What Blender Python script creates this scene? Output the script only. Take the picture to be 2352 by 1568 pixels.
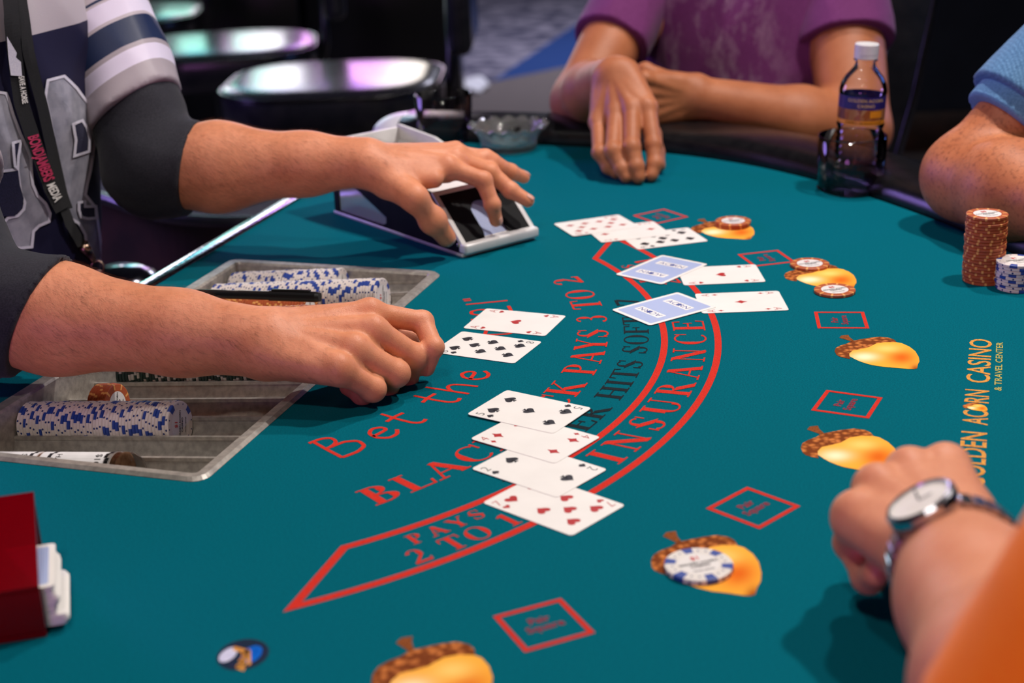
import bpy, bmesh, math, random
import numpy as np
from mathutils import Vector, Matrix, geometry
from mathutils.bvhtree import BVHTree
random.seed(7); rng = np.random.default_rng(7)
for o in list(bpy.data.objects): bpy.data.objects.remove(o)
SC = bpy.context.scene; COL = SC.collection
ZT = 0.92                                   # felt height above the floor; geometry below is written with z = 0 on the felt
# ---------------------------------------------------------------- camera
F_PX = 3471.07; PITCH = 0.350969; ROLL = -0.0397219; CAM_H = 0.512414
_cp, _sp, _c, _s = math.cos(PITCH), math.sin(PITCH), math.cos(ROLL), math.sin(ROLL)
CR = np.array([_c, _s*_sp, _s*_cp]); CU = np.array([-_s, _c*_sp, _c*_cp]); CF = np.array([0, _cp, -_sp])
CO = np.array([0, 0, CAM_H])
cam = bpy.data.cameras.new('camera'); cam.sensor_width = 36; cam.sensor_fit = 'HORIZONTAL'; cam.lens = F_PX/2352*36
cam.clip_start = 0.02; cam.clip_end = 60
cam.dof.use_dof = True; cam.dof.focus_distance = 1.42; cam.dof.aperture_fstop = 5.0
camo = bpy.data.objects.new('camera', cam); COL.objects.link(camo); SC.camera = camo
camo.matrix_world = Matrix(((CR[0], CU[0], -CF[0], 0), (CR[1], CU[1], -CF[1], 0), (CR[2], CU[2], -CF[2], CAM_H+ZT), (0, 0, 0, 1)))
def ray(x, y):
    d = CF + (x-1176)/F_PX*CR - (y-784)/F_PX*CU
    return d/np.linalg.norm(d)
def PZ(x, y, z=0.0):                        # pixel -> point at height z above the felt
    d = ray(x, y); return CO + d*(z-CAM_H)/d[2]
def PD(x, y, dist):                         # pixel -> point at a distance from the lens
    return CO + ray(x, y)*dist
def PY(x, y, Y):                            # pixel -> point at depth Y
    d = ray(x, y); return CO + d*Y/d[1]
# ---------------------------------------------------------------- world, lights, exposure
SC.view_settings.view_transform = 'Standard'; SC.view_settings.look = 'None'
SC.view_settings.exposure = -0.08; SC.view_settings.gamma = 1.0; SC.view_settings.use_curve_mapping = False
wd = bpy.data.worlds.new('world'); SC.world = wd; wd.use_nodes = True
wd.node_tree.nodes['Background'].inputs[0].default_value = (0.10, 0.11, 0.17, 1); wd.node_tree.nodes['Background'].inputs[1].default_value = 0.16
def area(name, loc, to, size, power, col, size_y=None):
    l = bpy.data.lights.new(name, 'AREA'); l.energy = power; l.color = col; l.size = size
    if size_y: l.shape = 'RECTANGLE'; l.size_y = size_y
    else: l.shape = 'DISK'
    o = bpy.data.objects.new(name, l); COL.objects.link(o); o.location = Vector(loc)+Vector((0, 0, ZT))
    o.rotation_euler = (Vector(to)-Vector(loc)).to_track_quat('-Z', 'Y').to_euler()
    return o
area('downlight_and_fill', (1.00, 1.55, 1.85), (0.2, 1.3, 0), 0.09, 29, (1.0, 0.92, 0.86))
area('downlight_and_fill', (0.50, 2.25, 1.85), (0.2, 1.4, 0), 0.09, 20, (1.0, 0.93, 0.88))
area('downlight_and_fill', (-0.45, 1.25, 1.85), (0.0, 1.2, 0), 0.12, 6, (1.0, 0.92, 0.86))
area('downlight_and_fill', (-0.35, -0.25, 1.85), (0.3, 0.9, 0), 0.12, 11, (1.0, 0.90, 0.80))  # added fill behind the lens, brightens surfaces that face the camera
area('downlight_and_fill', (0.9, 8.2, 1.9), (0.6, 8.6, -0.9), 0.5, 100, (0.80, 0.80, 1.0))  # added lamp with no known source, brightens the distant carpet
area('slot_glow_and_fill', (-1.95, 3.0, 0.55), (-0.2, 1.6, 0), 0.8, 26, (0.42, 0.28, 1.0))
area('slot_glow_and_fill', (2.6, 3.4, 0.7), (0.7, 2.8, 0.1), 0.6, 9, (0.15, 0.3, 1.0))
area('slot_glow_and_fill', (-0.9, -0.7, 0.15), (-0.2, 1.5, 0.1), 0.7, 10, (0.80, 0.26, 0.90))  # added pink fill from behind the camera, no slot screen stands there
# ---------------------------------------------------------------- helpers
def obj(name, verts, faces, mat=None, parent=None, loc=None, smooth=False, mats=None, fmat=None):
    me = bpy.data.meshes.new(name)
    me.from_pydata([tuple(map(float, v)) for v in verts], [], [tuple(int(i) for i in f) for f in faces])
    return mesh_obj(name, me, mat, parent, loc, smooth, mats, fmat)
def mesh_obj(name, me, mat=None, parent=None, loc=None, smooth=False, mats=None, fmat=None):
    for m in (mats or ([mat] if mat else [])): me.materials.append(m)
    if fmat is not None: me.polygons.foreach_set('material_index', np.array(fmat, dtype=np.int32))
    if smooth: me.polygons.foreach_set('use_smooth', np.ones(len(me.polygons), dtype=bool))
    me.update()
    o = bpy.data.objects.new(name, me); COL.objects.link(o)
    if parent is not None: o.parent = parent
    if loc is not None: o.location = Vector(loc)
    if parent is None: o.location.z += ZT
    return o
def bm_obj(name, bm, mat, parent=None, loc=None, smooth=False):
    me = bpy.data.meshes.new(name); bm.to_mesh(me); bm.free()
    return mesh_obj(name, me, mat, parent, loc, smooth)
def thing(name, label, cat, loc=(0, 0, 0), rotz=0, group=None):
    o = bpy.data.objects.new(name, None); COL.objects.link(o); o.empty_display_size = 0.02
    o.location = Vector(loc)+Vector((0, 0, ZT)); o.rotation_euler = (0, 0, rotz)
    tag(o, label, cat, group); return o
def tag(o, label, cat, group=None):
    o['label'] = label; o['category'] = cat
    if group: o['group'] = group
    return o
def bevel_box(name, lo, hi, mat, parent=None, bev=0.002, seg=2, smooth=True):
    bm = bmesh.new(); bmesh.ops.create_cube(bm, size=1)
    for v in bm.verts:
        v.co = Vector([lo[i] if v.co[i] < 0 else hi[i] for i in range(3)])
    if bev > 0: bmesh.ops.bevel(bm, geom=bm.edges[:], offset=bev, segments=seg, profile=0.5, affect='EDGES')
    return bm_obj(name, bm, mat, parent, None, smooth)
def lathe(prof, n=48):
    V = []; Fc = []
    for r, z in prof:
        for k in range(n):
            a = 2*math.pi*k/n; V.append((r*math.cos(a), r*math.sin(a), z))
    for i in range(len(prof)-1):
        for k in range(n):
            Fc.append((i*n+k, i*n+(k+1) % n, (i+1)*n+(k+1) % n, (i+1)*n+k))
    return V, Fc
def tube(path, rad, n=10, caps=True, closed=False):
    P = [np.array(p, float) for p in path]; m = len(P); V = []; Fc = []
    R = rad if hasattr(rad, '__len__') else [rad]*m
    up = np.array([0, 0, 1.0]); 
    for i in range(m):
        t = (P[(i+1) % m]-P[i-1]) if closed else (P[min(i+1, m-1)]-P[max(i-1, 0)])
        t = t/np.linalg.norm(t)
        u_ = up-t*(up@t)
        if np.linalg.norm(u_) < 1e-3: u_ = np.array([1.0, 0, 0])-t*t[0]
        u_ /= np.linalg.norm(u_); w = np.cross(t, u_)
        for k in range(n):
            a = 2*math.pi*k/n; V.append(P[i]+R[i]*(math.cos(a)*u_+math.sin(a)*w))
    for i in range(m if closed else m-1):
        j = (i+1) % m
        for k in range(n): Fc.append((i*n+k, i*n+(k+1) % n, j*n+(k+1) % n, j*n+k))
    if caps and not closed: Fc.append(tuple(range(n))[::-1]); Fc.append(tuple((m-1)*n+k for k in range(n)))
    return V, Fc
def prism(poly, z0, z1):
    n = len(poly); V = [(x, y, z0) for x, y in poly]+[(x, y, z1) for x, y in poly]
    Fc = [tuple(range(n))[::-1], tuple(range(n, 2*n))]+[(i, (i+1) % n, n+(i+1) % n, n+i) for i in range(n)]
    return V, Fc
def tess(loops):
    vs = [[Vector((x, y, 0)) for x, y in l] for l in loops]
    tris = geometry.tessellate_polygon(vs)
    V = [(v.x, v.y) for l in vs for v in l]
    out = []
    for a, b, c in tris:
        A, B, C = V[a], V[b], V[c]
        cr = (B[0]-A[0])*(C[1]-A[1])-(B[1]-A[1])*(C[0]-A[0])
        out.append((a, b, c) if cr > 0 else (a, c, b))
    return V, out
def merge(parts):
    V = []; Fc = []
    for v, f in parts:
        n = len(V); V += [tuple(p) for p in v]; Fc += [tuple(i+n for i in q) for q in f]
    return V, Fc
# ---------------------------------------------------------------- materials
def mat(name, col, rough=0.5, metal=0.0, spec=0.5, **kw):
    m = bpy.data.materials.new(name); m.use_nodes = True
    b = m.node_tree.nodes['Principled BSDF']
    b.inputs['Base Color'].default_value = (*col, 1); b.inputs['Roughness'].default_value = rough
    b.inputs['Metallic'].default_value = metal; b.inputs['Specular IOR Level'].default_value = spec
    for k, v in kw.items(): b.inputs[k.replace('_', ' ')].default_value = v
    return m
def nodes(m): return m.node_tree.nodes, m.node_tree.links, m.node_tree.nodes['Principled BSDF']
def noise_col(m, c1, c2, scale=50, detail=4, bump=0.0, bscale=None, lo=0.35, hi=0.65):
    N, L, b = nodes(m)
    tc = N.new('ShaderNodeTexCoord'); ns = N.new('ShaderNodeTexNoise'); ns.inputs['Scale'].default_value = scale; ns.inputs['Detail'].default_value = detail
    L.new(tc.outputs['Object'], ns.inputs['Vector'])
    cr = N.new('ShaderNodeValToRGB'); cr.color_ramp.elements[0].position = lo; cr.color_ramp.elements[1].position = hi
    cr.color_ramp.elements[0].color = (*c1, 1); cr.color_ramp.elements[1].color = (*c2, 1)
    L.new(ns.outputs['Fac'], cr.inputs[0]); L.new(cr.outputs[0], b.inputs['Base Color'])
    if bump:
        n2 = N.new('ShaderNodeTexNoise'); n2.inputs['Scale'].default_value = bscale or scale*3; n2.inputs['Detail'].default_value = 3
        L.new(tc.outputs['Object'], n2.inputs['Vector'])
        bp = N.new('ShaderNodeBump'); bp.inputs['Strength'].default_value = bump; bp.inputs['Distance'].default_value = 0.001
        L.new(n2.outputs['Fac'], bp.inputs['Height']); L.new(bp.outputs[0], b.inputs['Normal'])
    return m
def S(r, g, b):                             # sRGB 0-255 -> linear
    f = lambda c: (c/255/12.92 if c <= 10 else ((c/255+0.055)/1.055)**2.4)
    return (f(r), f(g), f(b))
def mnode(N, L, op, a, b=None, c=None):
    n = N.new('ShaderNodeMath'); n.operation = op
    for i, v in enumerate((a, b, c)):
        if v is None: continue
        if isinstance(v, (int, float)): n.inputs[i].default_value = v
        else: L.new(v, n.inputs[i])
    return n.outputs[0]
def mixc(N, L, fac, a, b):
    n = N.new('ShaderNodeMix'); n.data_type = 'RGBA'
    L.new(fac, n.inputs[0]) if not isinstance(fac, (int, float)) else None
    for i, v in ((6, a), (7, b)):
        if isinstance(v, tuple): n.inputs[i].default_value = (*v, 1)
        else: L.new(v, n.inputs[i])
    return n.outputs[2]
M = {}
M['felt'] = noise_col(mat('felt', (0, 0.13, 0.13), 0.95, spec=0.04), S(0, 88, 103), S(0, 103, 119), 700, 3, 0.35, 1800)
M['felt_red'] = noise_col(mat('felt_red', (0.6, 0.05, 0.04), 0.95, spec=0.1), S(190, 40, 32), S(214, 58, 44), 900, 3)
M['felt_darkred'] = noise_col(mat('felt_darkred', (0.3, 0.05, 0.08), 0.95, spec=0.1), S(120, 50, 70), S(165, 55, 65), 1500, 3)
M['felt_black'] = noise_col(mat('felt_black', (0.02, 0.02, 0.02), 0.95, spec=0.1), S(20, 30, 36), S(36, 44, 50), 900, 3)
M['felt_gold'] = noise_col(mat('felt_gold', (0.6, 0.4, 0.1), 0.95, spec=0.1), S(196, 120, 52), S(226, 168, 84), 500, 3)
M['felt_paleold'] = noise_col(mat('felt_palegold', (0.6, 0.5, 0.2), 0.95, spec=0.1), S(170, 160, 80), S(200, 180, 100), 900, 3)
M['stem_brown'] = noise_col(mat('stem_brown', (0.3, 0.12, 0.05), 0.95, spec=0.1), S(112, 60, 30), S(150, 84, 44), 600, 3)
M['black_vinyl'] = noise_col(mat('black_vinyl', (0.006, 0.006, 0.007), 0.26, spec=0.4), (0.004, 0.004, 0.005), (0.008, 0.0075, 0.0085), 60, 3, 0.15, 900)
M['shoe_black'] = noise_col(mat('shoe_black', (.006, .006, .007), .5, spec=.10), (.005, .005, .006), (.008, .008, .009), 60)
M['black_plastic'] = mat('black_plastic', (0.008, 0.008, 0.009), 0.28)
M['white_plastic'] = noise_col(mat('white_plastic', (0.75, 0.74, 0.72), 0.3), S(214, 212, 212), S(228, 226, 226), 40)
M['steel'] = noise_col(mat('brushed_steel', (0.45, 0.44, 0.42), 0.42, 0.45), S(158, 152, 146), S(186, 180, 172), 160, 5, 0.15, 1200)
M['chrome'] = noise_col(mat('chrome', (0.7, 0.7, 0.72), 0.14, 1.0), S(96, 98, 110), S(150, 150, 160), 160, 6, 0.25, 120)
M['card_white'] = noise_col(mat('card_white', (0.86, 0.85, 0.83), 0.42), S(238, 234, 230), S(243, 239, 235), 30)
M['card_red'] = noise_col(mat('card_red', (0.5, 0.03, 0.03), 0.45), S(176, 28, 30), S(188, 36, 34), 60)
M['card_black'] = noise_col(mat('card_black', (0.02, 0.02, 0.025), 0.45), S(28, 28, 34), S(36, 34, 42), 60)
M['ink_blue'] = noise_col(mat('ink_blue', (0.05, 0.1, 0.4), 0.5), S(40, 62, 140), S(52, 78, 160), 60)
M['ink_red'] = noise_col(mat('ink_red', (0.6, 0.05, 0.05), 0.5), S(206, 70, 70), S(216, 80, 78), 60)
M['label_white'] = noise_col(mat('label_white', (0.8, 0.79, 0.78), 0.4), S(222, 218, 216), S(232, 228, 226), 80)
M['dark_wood'] = noise_col(mat('dark_wood', (0.05, 0.025, 0.015), 0.4), S(40, 24, 18), S(64, 38, 28), 14, 5)
def back_material():
    m = mat('card_back_hatch', (0.6, 0.65, 0.85), 0.45); N, L, b = nodes(m)
    tc = N.new('ShaderNodeTexCoord'); sp = N.new('ShaderNodeSeparateXYZ'); L.new(tc.outputs['Object'], sp.inputs[0])
    x, y = sp.outputs[0], sp.outputs[1]
    k = 2*math.pi/0.0022
    s1 = mnode(N, L, 'SINE', mnode(N, L, 'MULTIPLY', mnode(N, L, 'ADD', x, y), k*.7))
    s2 = mnode(N, L, 'SINE', mnode(N, L, 'MULTIPLY', mnode(N, L, 'SUBTRACT', x, y), k*.7))
    g = mnode(N, L, 'GREATER_THAN', mnode(N, L, 'MULTIPLY', s1, s2), -0.15)
    L.new(mixc(N, L, g, S(206, 214, 236), S(140, 160, 214)), b.inputs['Base Color']); return m
M['back'] = back_material()
CHR, CHT = 0.0215, 0.00335
def chip_material(name, base, spot, nspot, half, dots, lab=S(226, 222, 220)):
    m = mat(name, base, 0.5); N, L, b = nodes(m)
    tc = N.new('ShaderNodeTexCoord'); sp = N.new('ShaderNodeSeparateXYZ'); L.new(tc.outputs['Object'], sp.inputs[0])
    x, y, z = sp.outputs
    th = mnode(N, L, 'MULTIPLY', mnode(N, L, 'ARCTAN2', y, x), nspot/(2*math.pi))
    fr = mnode(N, L, 'SUBTRACT', mnode(N, L, 'FRACT', th), 0.5)
    r = mnode(N, L, 'SQRT', mnode(N, L, 'ADD', mnode(N, L, 'MULTIPLY', x, x), mnode(N, L, 'MULTIPLY', y, y)))
    rim = mnode(N, L, 'GREATER_THAN', r, CHR*0.74)
    blk = mnode(N, L, 'MULTIPLY', mnode(N, L, 'LESS_THAN', mnode(N, L, 'ABSOLUTE', fr), half), rim)
    ns = N.new('ShaderNodeTexNoise'); ns.inputs['Scale'].default_value = 300; L.new(tc.outputs['Object'], ns.inputs[0])
    bc = mixc(N, L, mnode(N, L, 'MULTIPLY', ns.outputs[0], 0.35), base, tuple(c*0.72 for c in base))
    c1 = mixc(N, L, blk, bc, spot)
    if dots:
        ua = mnode(N, L, 'SUBTRACT', mnode(N, L, 'ABSOLUTE', fr), 0.36)
        du = mnode(N, L, 'MULTIPLY', ua, 2*math.pi*CHR/nspot)
        dr = mnode(N, L, 'SUBTRACT', r, CHR*0.87)
        zc = mnode(N, L, 'SUBTRACT', z, CHT/2)
        top = mnode(N, L, 'LESS_THAN', mnode(N, L, 'ADD', mnode(N, L, 'MULTIPLY', du, du), mnode(N, L, 'MULTIPLY', dr, dr)), 0.00085**2)
        sid = mnode(N, L, 'MULTIPLY', mnode(N, L, 'LESS_THAN', mnode(N, L, 'ADD', mnode(N, L, 'MULTIPLY', du, du), mnode(N, L, 'MULTIPLY', zc, zc)), 0.0010**2), mnode(N, L, 'GREATER_THAN', r, CHR*0.98))
        c1 = mixc(N, L, mnode(N, L, 'MAXIMUM', top, sid), c1, tuple(c*0.5 for c in spot))
    c2 = mixc(N, L, mnode(N, L, 'LESS_THAN', r, CHR*0.66), c1, lab)
    L.new(c2, b.inputs['Base Color']); return m
M['chip_white'] = chip_material('chip_white', S(226, 216, 212), S(36, 66, 150), 4, 0.12, True)
M['chip_orange'] = chip_material('chip_orange', S(176, 84, 42), S(228, 164, 90), 10, 0.09, False)
M['chip_green'] = chip_material('chip_green', S(22, 52, 44), S(190, 190, 180), 6, 0.13, False)
def glass(name, col=(1, 1, 1), rough=0.0, ior=1.45):
    return mat(name, col, rough, Transmission_Weight=1.0, IOR=ior)
M['clear_glass'] = mat('clear_glass', (.95, .95, .95), .05, Transmission_Weight=.93, IOR=1.5); M['smoke_glass'] = glass('smoke_glass', (0.62, 0.58, 0.58)); M['bottle_plastic'] = glass('bottle_plastic', (0.93, 0.94, 0.96), 0.02, 1.2)
def thin_glass(name, tint, gl=0.0, ior=1.5):
    m = bpy.data.materials.new(name); m.use_nodes = True; N, L = m.node_tree.nodes, m.node_tree.links; N.clear(); out = N.new('ShaderNodeOutputMaterial'); tr_ = N.new('ShaderNodeBsdfTransparent'); tr_.inputs[0].default_value = (*tint, 1); g = N.new('ShaderNodeBsdfGlossy'); g.inputs['Roughness'].default_value = .03
    fr = N.new('ShaderNodeFresnel'); fr.inputs[0].default_value = ior; ad = N.new('ShaderNodeMath'); ad.operation = 'ADD'; ad.inputs[1].default_value = gl; L.new(fr.outputs[0], ad.inputs[0]); mx = N.new('ShaderNodeMixShader'); L.new(ad.outputs[0], mx.inputs[0]); L.new(tr_.outputs[0], mx.inputs[1]); L.new(g.outputs[0], mx.inputs[2]); L.new(mx.outputs[0], out.inputs[0]); return m
M['bottle_plastic'] = thin_glass('bottle_plastic', (.97, .975, .985), .02, 1.22); M['smoke_glass'] = thin_glass('smoke_glass', (.74, .70, .71), .01, 1.35)
M['water'] = thin_glass('water', (.96, .97, .98), .0, 1.2); M['tube_plastic'] = glass('tube_plastic', (0.8, 0.78, 0.74), 0.05, 1.1)
M['red_acrylic'] = mat('red_acrylic', S(150, 0, 20), 0.08, Transmission_Weight=0.55, IOR=1.3)
# ---------------------------------------------------------------- lettering
SERIF = {}
def _g():
    TH, TN, SR = 0.17, 0.055, 0.05
    ln = lambda x0, y0, x1, y1, w: ('L', x0, y0, x1, y1, w)
    stem = lambda x, y0=0, y1=1, w=TH: [ln(x, y0, x, y1, w)]+([('R', x-w/2-.09, 0, x+w/2+.09, SR)] if y0 == 0 else [])+([('R', x-w/2-.09, 1-SR, x+w/2+.09, 1)] if y1 == 1 else [])
    arc = lambda cx, cy, rx, ry, a0, a1, w=TH, t=TN: ('A', cx, cy, rx, ry, a0, a1, w, t)
    sf = lambda x, y, w=.13: ('R', x-w, y, x+w, y+SR)
    G = SERIF
    G['B'] = (.72, stem(.17)+[arc(.24, .75, .30, .25, -90, 90), arc(.24, .255, .38, .255, -90, 90)])
    G['L'] = (.66, stem(.17)+[('R', .1, 0, .62, TN), ln(.59, 0, .64, .27, .06)])
    G['A'] = (.78, [ln(.10, 0, .37, 1, TN), ln(.37, .98, .66, 0, TH), ('R', .18, .30, .56, .30+TN), sf(.10, 0), sf(.66, 0)])
    G['C'] = (.76, [arc(.43, .5, .38, .5, 48, 312), ln(.70, .62, .70, .98, .05)])
    G['K'] = (.80, stem(.17)+[ln(.20, .40, .64, .98, TN), ln(.33, .56, .68, 0, TH), sf(.64, .95), sf(.68, 0)])
    G['J'] = (.50, [ln(.32, .15, .32, 1, TH), ('R', .15, .95, .50, 1), arc(.20, .14, .20, .18, 180, 370, .12)])
    G['P'] = (.66, stem(.17)+[arc(.24, .73, .34, .27, -90, 90)])
    G['Y'] = (.78, [ln(.10, 1, .39, .44, TH), ln(.68, 1, .40, .44, TN), ln(.39, 0, .39, .48, TH), sf(.11, .95), sf(.67, .95, .10), sf(.39, 0, .17)])
    G['S'] = (.60, [arc(.31, .74, .22, .26, 40, 200, .12), arc(.29, .25, .24, .25, -150, 20, .12), ln(.11, .66, .49, .33, .17), ln(.52, .70, .52, .97, .045), ln(.07, .03, .07, .32, .045)])
    G['3'] = (.58, [arc(.27, .75, .21, .25, -80, 150, .15), arc(.26, .27, .26, .27, -150, 80, .16), ('R', .2, .49, .34, .54)])
    G['T'] = (.72, [ln(.36, 0, .36, 1, TH), ('R', .05, .94, .67, 1), ln(.06, 1, .04, .74, .05), ln(.66, 1, .68, .74, .05), sf(.36, 0, .17)])
    G['O'] = (.84, [arc(.42, .5, .37, .5, 0, 360)])
    G['2'] = (.62, [arc(.29, .72, .24, .28, -35, 165, .15), ln(.49, .60, .10, .06, .09), ('R', .06, 0, .58, .13), ln(.56, 0, .60, .24, .045)])
    G['D'] = (.82, stem(.17)+[arc(.25, .5, .48, .5, -90, 90)])
    G['E'] = (.68, stem(.17)+[('R', .1, 0, .62, TN), ('R', .1, 1-TN, .60, 1), ('R', .2, .49, .50, .49+TN), ln(.60, 0, .64, .26, .05), ln(.59, 1, .61, .76, .05), ln(.49, .38, .49, .66, .04)])
    G['F'] = (.64, stem(.17)+[('R', .1, 1-TN, .60, 1), ('R', .2, .47, .50, .47+TN), ln(.59, 1, .61, .76, .05), ln(.49, .36, .49, .64, .04)])
    G['R'] = (.78, stem(.17)+[arc(.24, .75, .32, .25, -90, 90), ln(.36, .50, .68, 0, TH), sf(.70, 0, .10)])
    G['H'] = (.86, stem(.18)+stem(.68)+[('R', .2, .47, .66, .47+TN)])
    G['I'] = (.38, stem(.19)); G['1'] = (.46, [ln(.24, 0, .24, 1, TH), sf(.24, 0, .18), ln(.05, .86, .24, .97, .08)])
    G['7'] = (.60, [('R', .05, .86, .56, 1), ln(.52, .90, .24, 0, .15), ln(.06, .70, .06, 1, .045)])
    G['N'] = (.86, [ln(.17, 0, .17, 1, TN), ln(.15, .98, .69, .02, TH), ln(.69, 0, .69, 1, TN), sf(.17, 0), sf(.11, .95, .11), sf(.69, .95)])
    G['U'] = (.84, [ln(.18, .30, .18, 1, TH), sf(.18, .95, .17), ln(.68, .30, .68, 1, TN), sf(.68, .95), arc(.43, .32, .275, .32, 180, 360, .12)])
    G[' '] = (.36, [])
_g()
def stroke_poly(pts, ws):
    pts = [np.array(p, float) for p in pts]; V = []; Fc = []
    m = len(pts)
    for i in range(m):
        t = pts[min(i+1, m-1)]-pts[max(i-1, 0)]; t /= (np.linalg.norm(t)+1e-9); nn = np.array([-t[1], t[0]])
        V += [tuple(pts[i]+nn*ws[i]/2), tuple(pts[i]-nn*ws[i]/2)]
    for i in range(m-1): Fc.append((2*i+1, 2*i+3, 2*i+2, 2*i))
    return V, Fc
def glyph_mesh(ch):
    w, prims = SERIF[ch]; parts = []
    for q in prims:
        if q[0] == 'R':
            _, x0, y0, x1, y1 = q; parts.append(([(x0, y0), (x1, y0), (x1, y1), (x0, y1)], [(0, 1, 2, 3)]))
        elif q[0] == 'L':
            _, x0, y0, x1, y1, lw = q
            if abs(y1-y0) > .2:          # cut the ends level, as in roman capitals
                sl = math.hypot(x1-x0, y1-y0)/abs(y1-y0); h = lw*sl/2
                a, b2 = ((x0, y0), (x1, y1)) if y0 < y1 else ((x1, y1), (x0, y0))
                parts.append(([(a[0]-h, a[1]), (a[0]+h, a[1]), (b2[0]+h, b2[1]), (b2[0]-h, b2[1])], [(0, 1, 2, 3)]))
            else: parts.append(stroke_poly([(x0, y0), (x1, y1)], [lw, lw]))
        else:
            _, cx, cy, rx, ry, a0, a1, wmx, wmn = q; n = max(8, int(abs(a1-a0)/10)); V = []; Fc = []
            for i in range(n+1):
                a = math.radians(a0+(a1-a0)*i/n); th = wmn+(wmx-wmn)*math.cos(a)**2
                V += [(cx+rx*math.cos(a), cy+ry*math.sin(a)), (cx+(rx-th)*math.cos(a), cy+max(ry-max(wmn, th*.4), .01)*math.sin(a))]
            for i in range(n): Fc.append((2*i, 2*i+2, 2*i+3, 2*i+1))
            parts.append((V, Fc))
    return w, merge([([(p[0], p[1], i*3e-5) for p in v], f) for i, (v, f) in enumerate(parts)])
def serif_line(text, track=0.06):
    x = 0; parts = []
    for ch in text:
        w, (V, Fc) = glyph_mesh(ch); x += w+track
        if V: parts.append(([(p[0]+x-w-track, p[1], p[2]) for p in V], Fc))
    return parts, None, x-track
_FC = {}
def font_text(text, bold=0.0):               # Blender's built-in face as flat triangles, cap height about 0.73
    key = (text, bold)
    if key in _FC: return _FC[key]
    cu = bpy.data.curves.new('t', 'FONT'); cu.body = text; cu.size = 1; cu.resolution_u = 3; cu.offset = bold
    o = bpy.data.objects.new('t', cu); COL.objects.link(o)
    me = bpy.data.meshes.new_from_object(o)
    V = [(v.co.x, v.co.y) for v in me.vertices]; Fc = [tuple(p.vertices) for p in me.polygons]
    bpy.data.objects.remove(o); bpy.data.meshes.remove(me); bpy.data.curves.remove(cu)
    xs = [v[0] for v in V] or [0]; x0 = min(xs)
    V = [(x-x0, y) for x, y in V]; w = max(xs)-x0
    _FC[key] = (V, Fc, w); return _FC[key]
# ---------------------------------------------------------------- table frame: a runs from the dealer's edge to the players, b along that edge
TA = math.radians(71.7); TT = np.array([math.cos(TA), math.sin(TA), 0]); TN_ = np.array([TT[1], -TT[0], 0]); E0 = np.array([-0.45259292, 1.46782991, 0])
def TB(a, b, z=0.0): return E0+a*TN_+b*TT+np.array([0, 0, z])
def flat(name, V2, Fc, z, mtl, parent, f=None):
    V = [(lambda q: (q[0], q[1], z+(p[2] if len(p) > 2 else 0)))(TB(*(f(p[0], p[1]) if f else (p[0], p[1])))) for p in V2]
    fc = []
    for q in Fc:                             # keep every face looking up
        A, B, C = (np.array(V[i][:2]) for i in (q[0], q[1], q[2]))
        cr = (B[0]-A[0])*(C[1]-A[1])-(B[1]-A[1])*(C[0]-A[0])
        fc.append(q if cr >= 0 else tuple(reversed(q)))
    return obj(name, V, fc, mtl, parent)
CA = 0.05                                    # centre of the lettering arcs lies on the axis at a = 0.05
def arc_text(name, V2, Fc, w, r_base, r_top, d0, d1, z, mtl, parent, hscale=1.0):
    h = r_top-r_base
    f = lambda x, y: (lambda th, r: (CA+r*math.cos(th), r*math.sin(th)))(math.radians(d0+(d1-d0)*x/w), r_base+h*y/hscale)
    if Fc is None:                            # one part per letter
        for v, q in V2: flat(name, v, q, z, mtl, parent, f)
        return
    return flat(name, V2, Fc, z, mtl, parent, f)
# ================================================================ STRUCTURE
def carpet_material():
    m = mat('carpet', (0.15, 0.14, 0.15), 0.95, spec=0.1); N, L, b = nodes(m)
    tc = N.new('ShaderNodeTexCoord'); sp = N.new('ShaderNodeSeparateXYZ'); L.new(tc.outputs['Object'], sp.inputs[0])
    n1 = N.new('ShaderNodeTexNoise'); n1.inputs['Scale'].default_value = 9; n1.inputs['Detail'].default_value = 6; L.new(tc.outputs['Object'], n1.inputs[0])
    r1 = N.new('ShaderNodeValToRGB'); e = r1.color_ramp.elements; e[0].position = .38; e[0].color = (*S(66, 66, 86), 1); e[1].position = .62; e[1].color = (*S(150, 144, 156), 1)
    L.new(n1.outputs[0], r1.inputs[0])
    # border stripe, straight in plan: side = distance across the line (0.80,10.9)-(-0.10,7.75)
    nx, ny = 3.15/3.276, -0.9/3.276
    dist = mnode(N, L, 'ADD', mnode(N, L, 'MULTIPLY', mnode(N, L, 'SUBTRACT', sp.outputs[0], -0.14), nx), mnode(N, L, 'MULTIPLY', mnode(N, L, 'SUBTRACT', sp.outputs[1], 7.55), ny))
    n2 = N.new('ShaderNodeTexNoise'); n2.inputs['Scale'].default_value = 60; L.new(tc.outputs['Object'], n2.inputs[0])
    blue = mixc(N, L, n2.outputs[0], S(36, 58, 110), S(56, 84, 140)); grey = mixc(N, L, n2.outputs[0], S(100, 92, 90), S(126, 116, 112))
    c = mixc(N, L, mnode(N, L, 'GREATER_THAN', dist, 0.0), r1.outputs[0], blue)
    ynear = mnode(N, L, 'LESS_THAN', mnode(N, L, 'ADD', sp.outputs[1], mnode(N, L, 'MULTIPLY', sp.outputs[0], -0.9)), 7.9)
    c = mixc(N, L, mnode(N, L, 'MULTIPLY', ynear, mnode(N, L, 'GREATER_THAN', dist, 0.0)), c, grey)
    L.new(c, b.inputs['Base Color']); return m
o = obj('floor', [(-9, -4, -ZT), (9, -4, -ZT), (9, 14, -ZT), (-9, 14, -ZT)], [(0, 1, 2, 3)], carpet_material()); o['kind'] = 'structure'
M['wall'] = noise_col(mat('wall_paint', (0.01, 0.01, 0.015), 0.75), (0.010, 0.014, 0.026), (0.014, 0.019, 0.034), 8)
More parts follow.
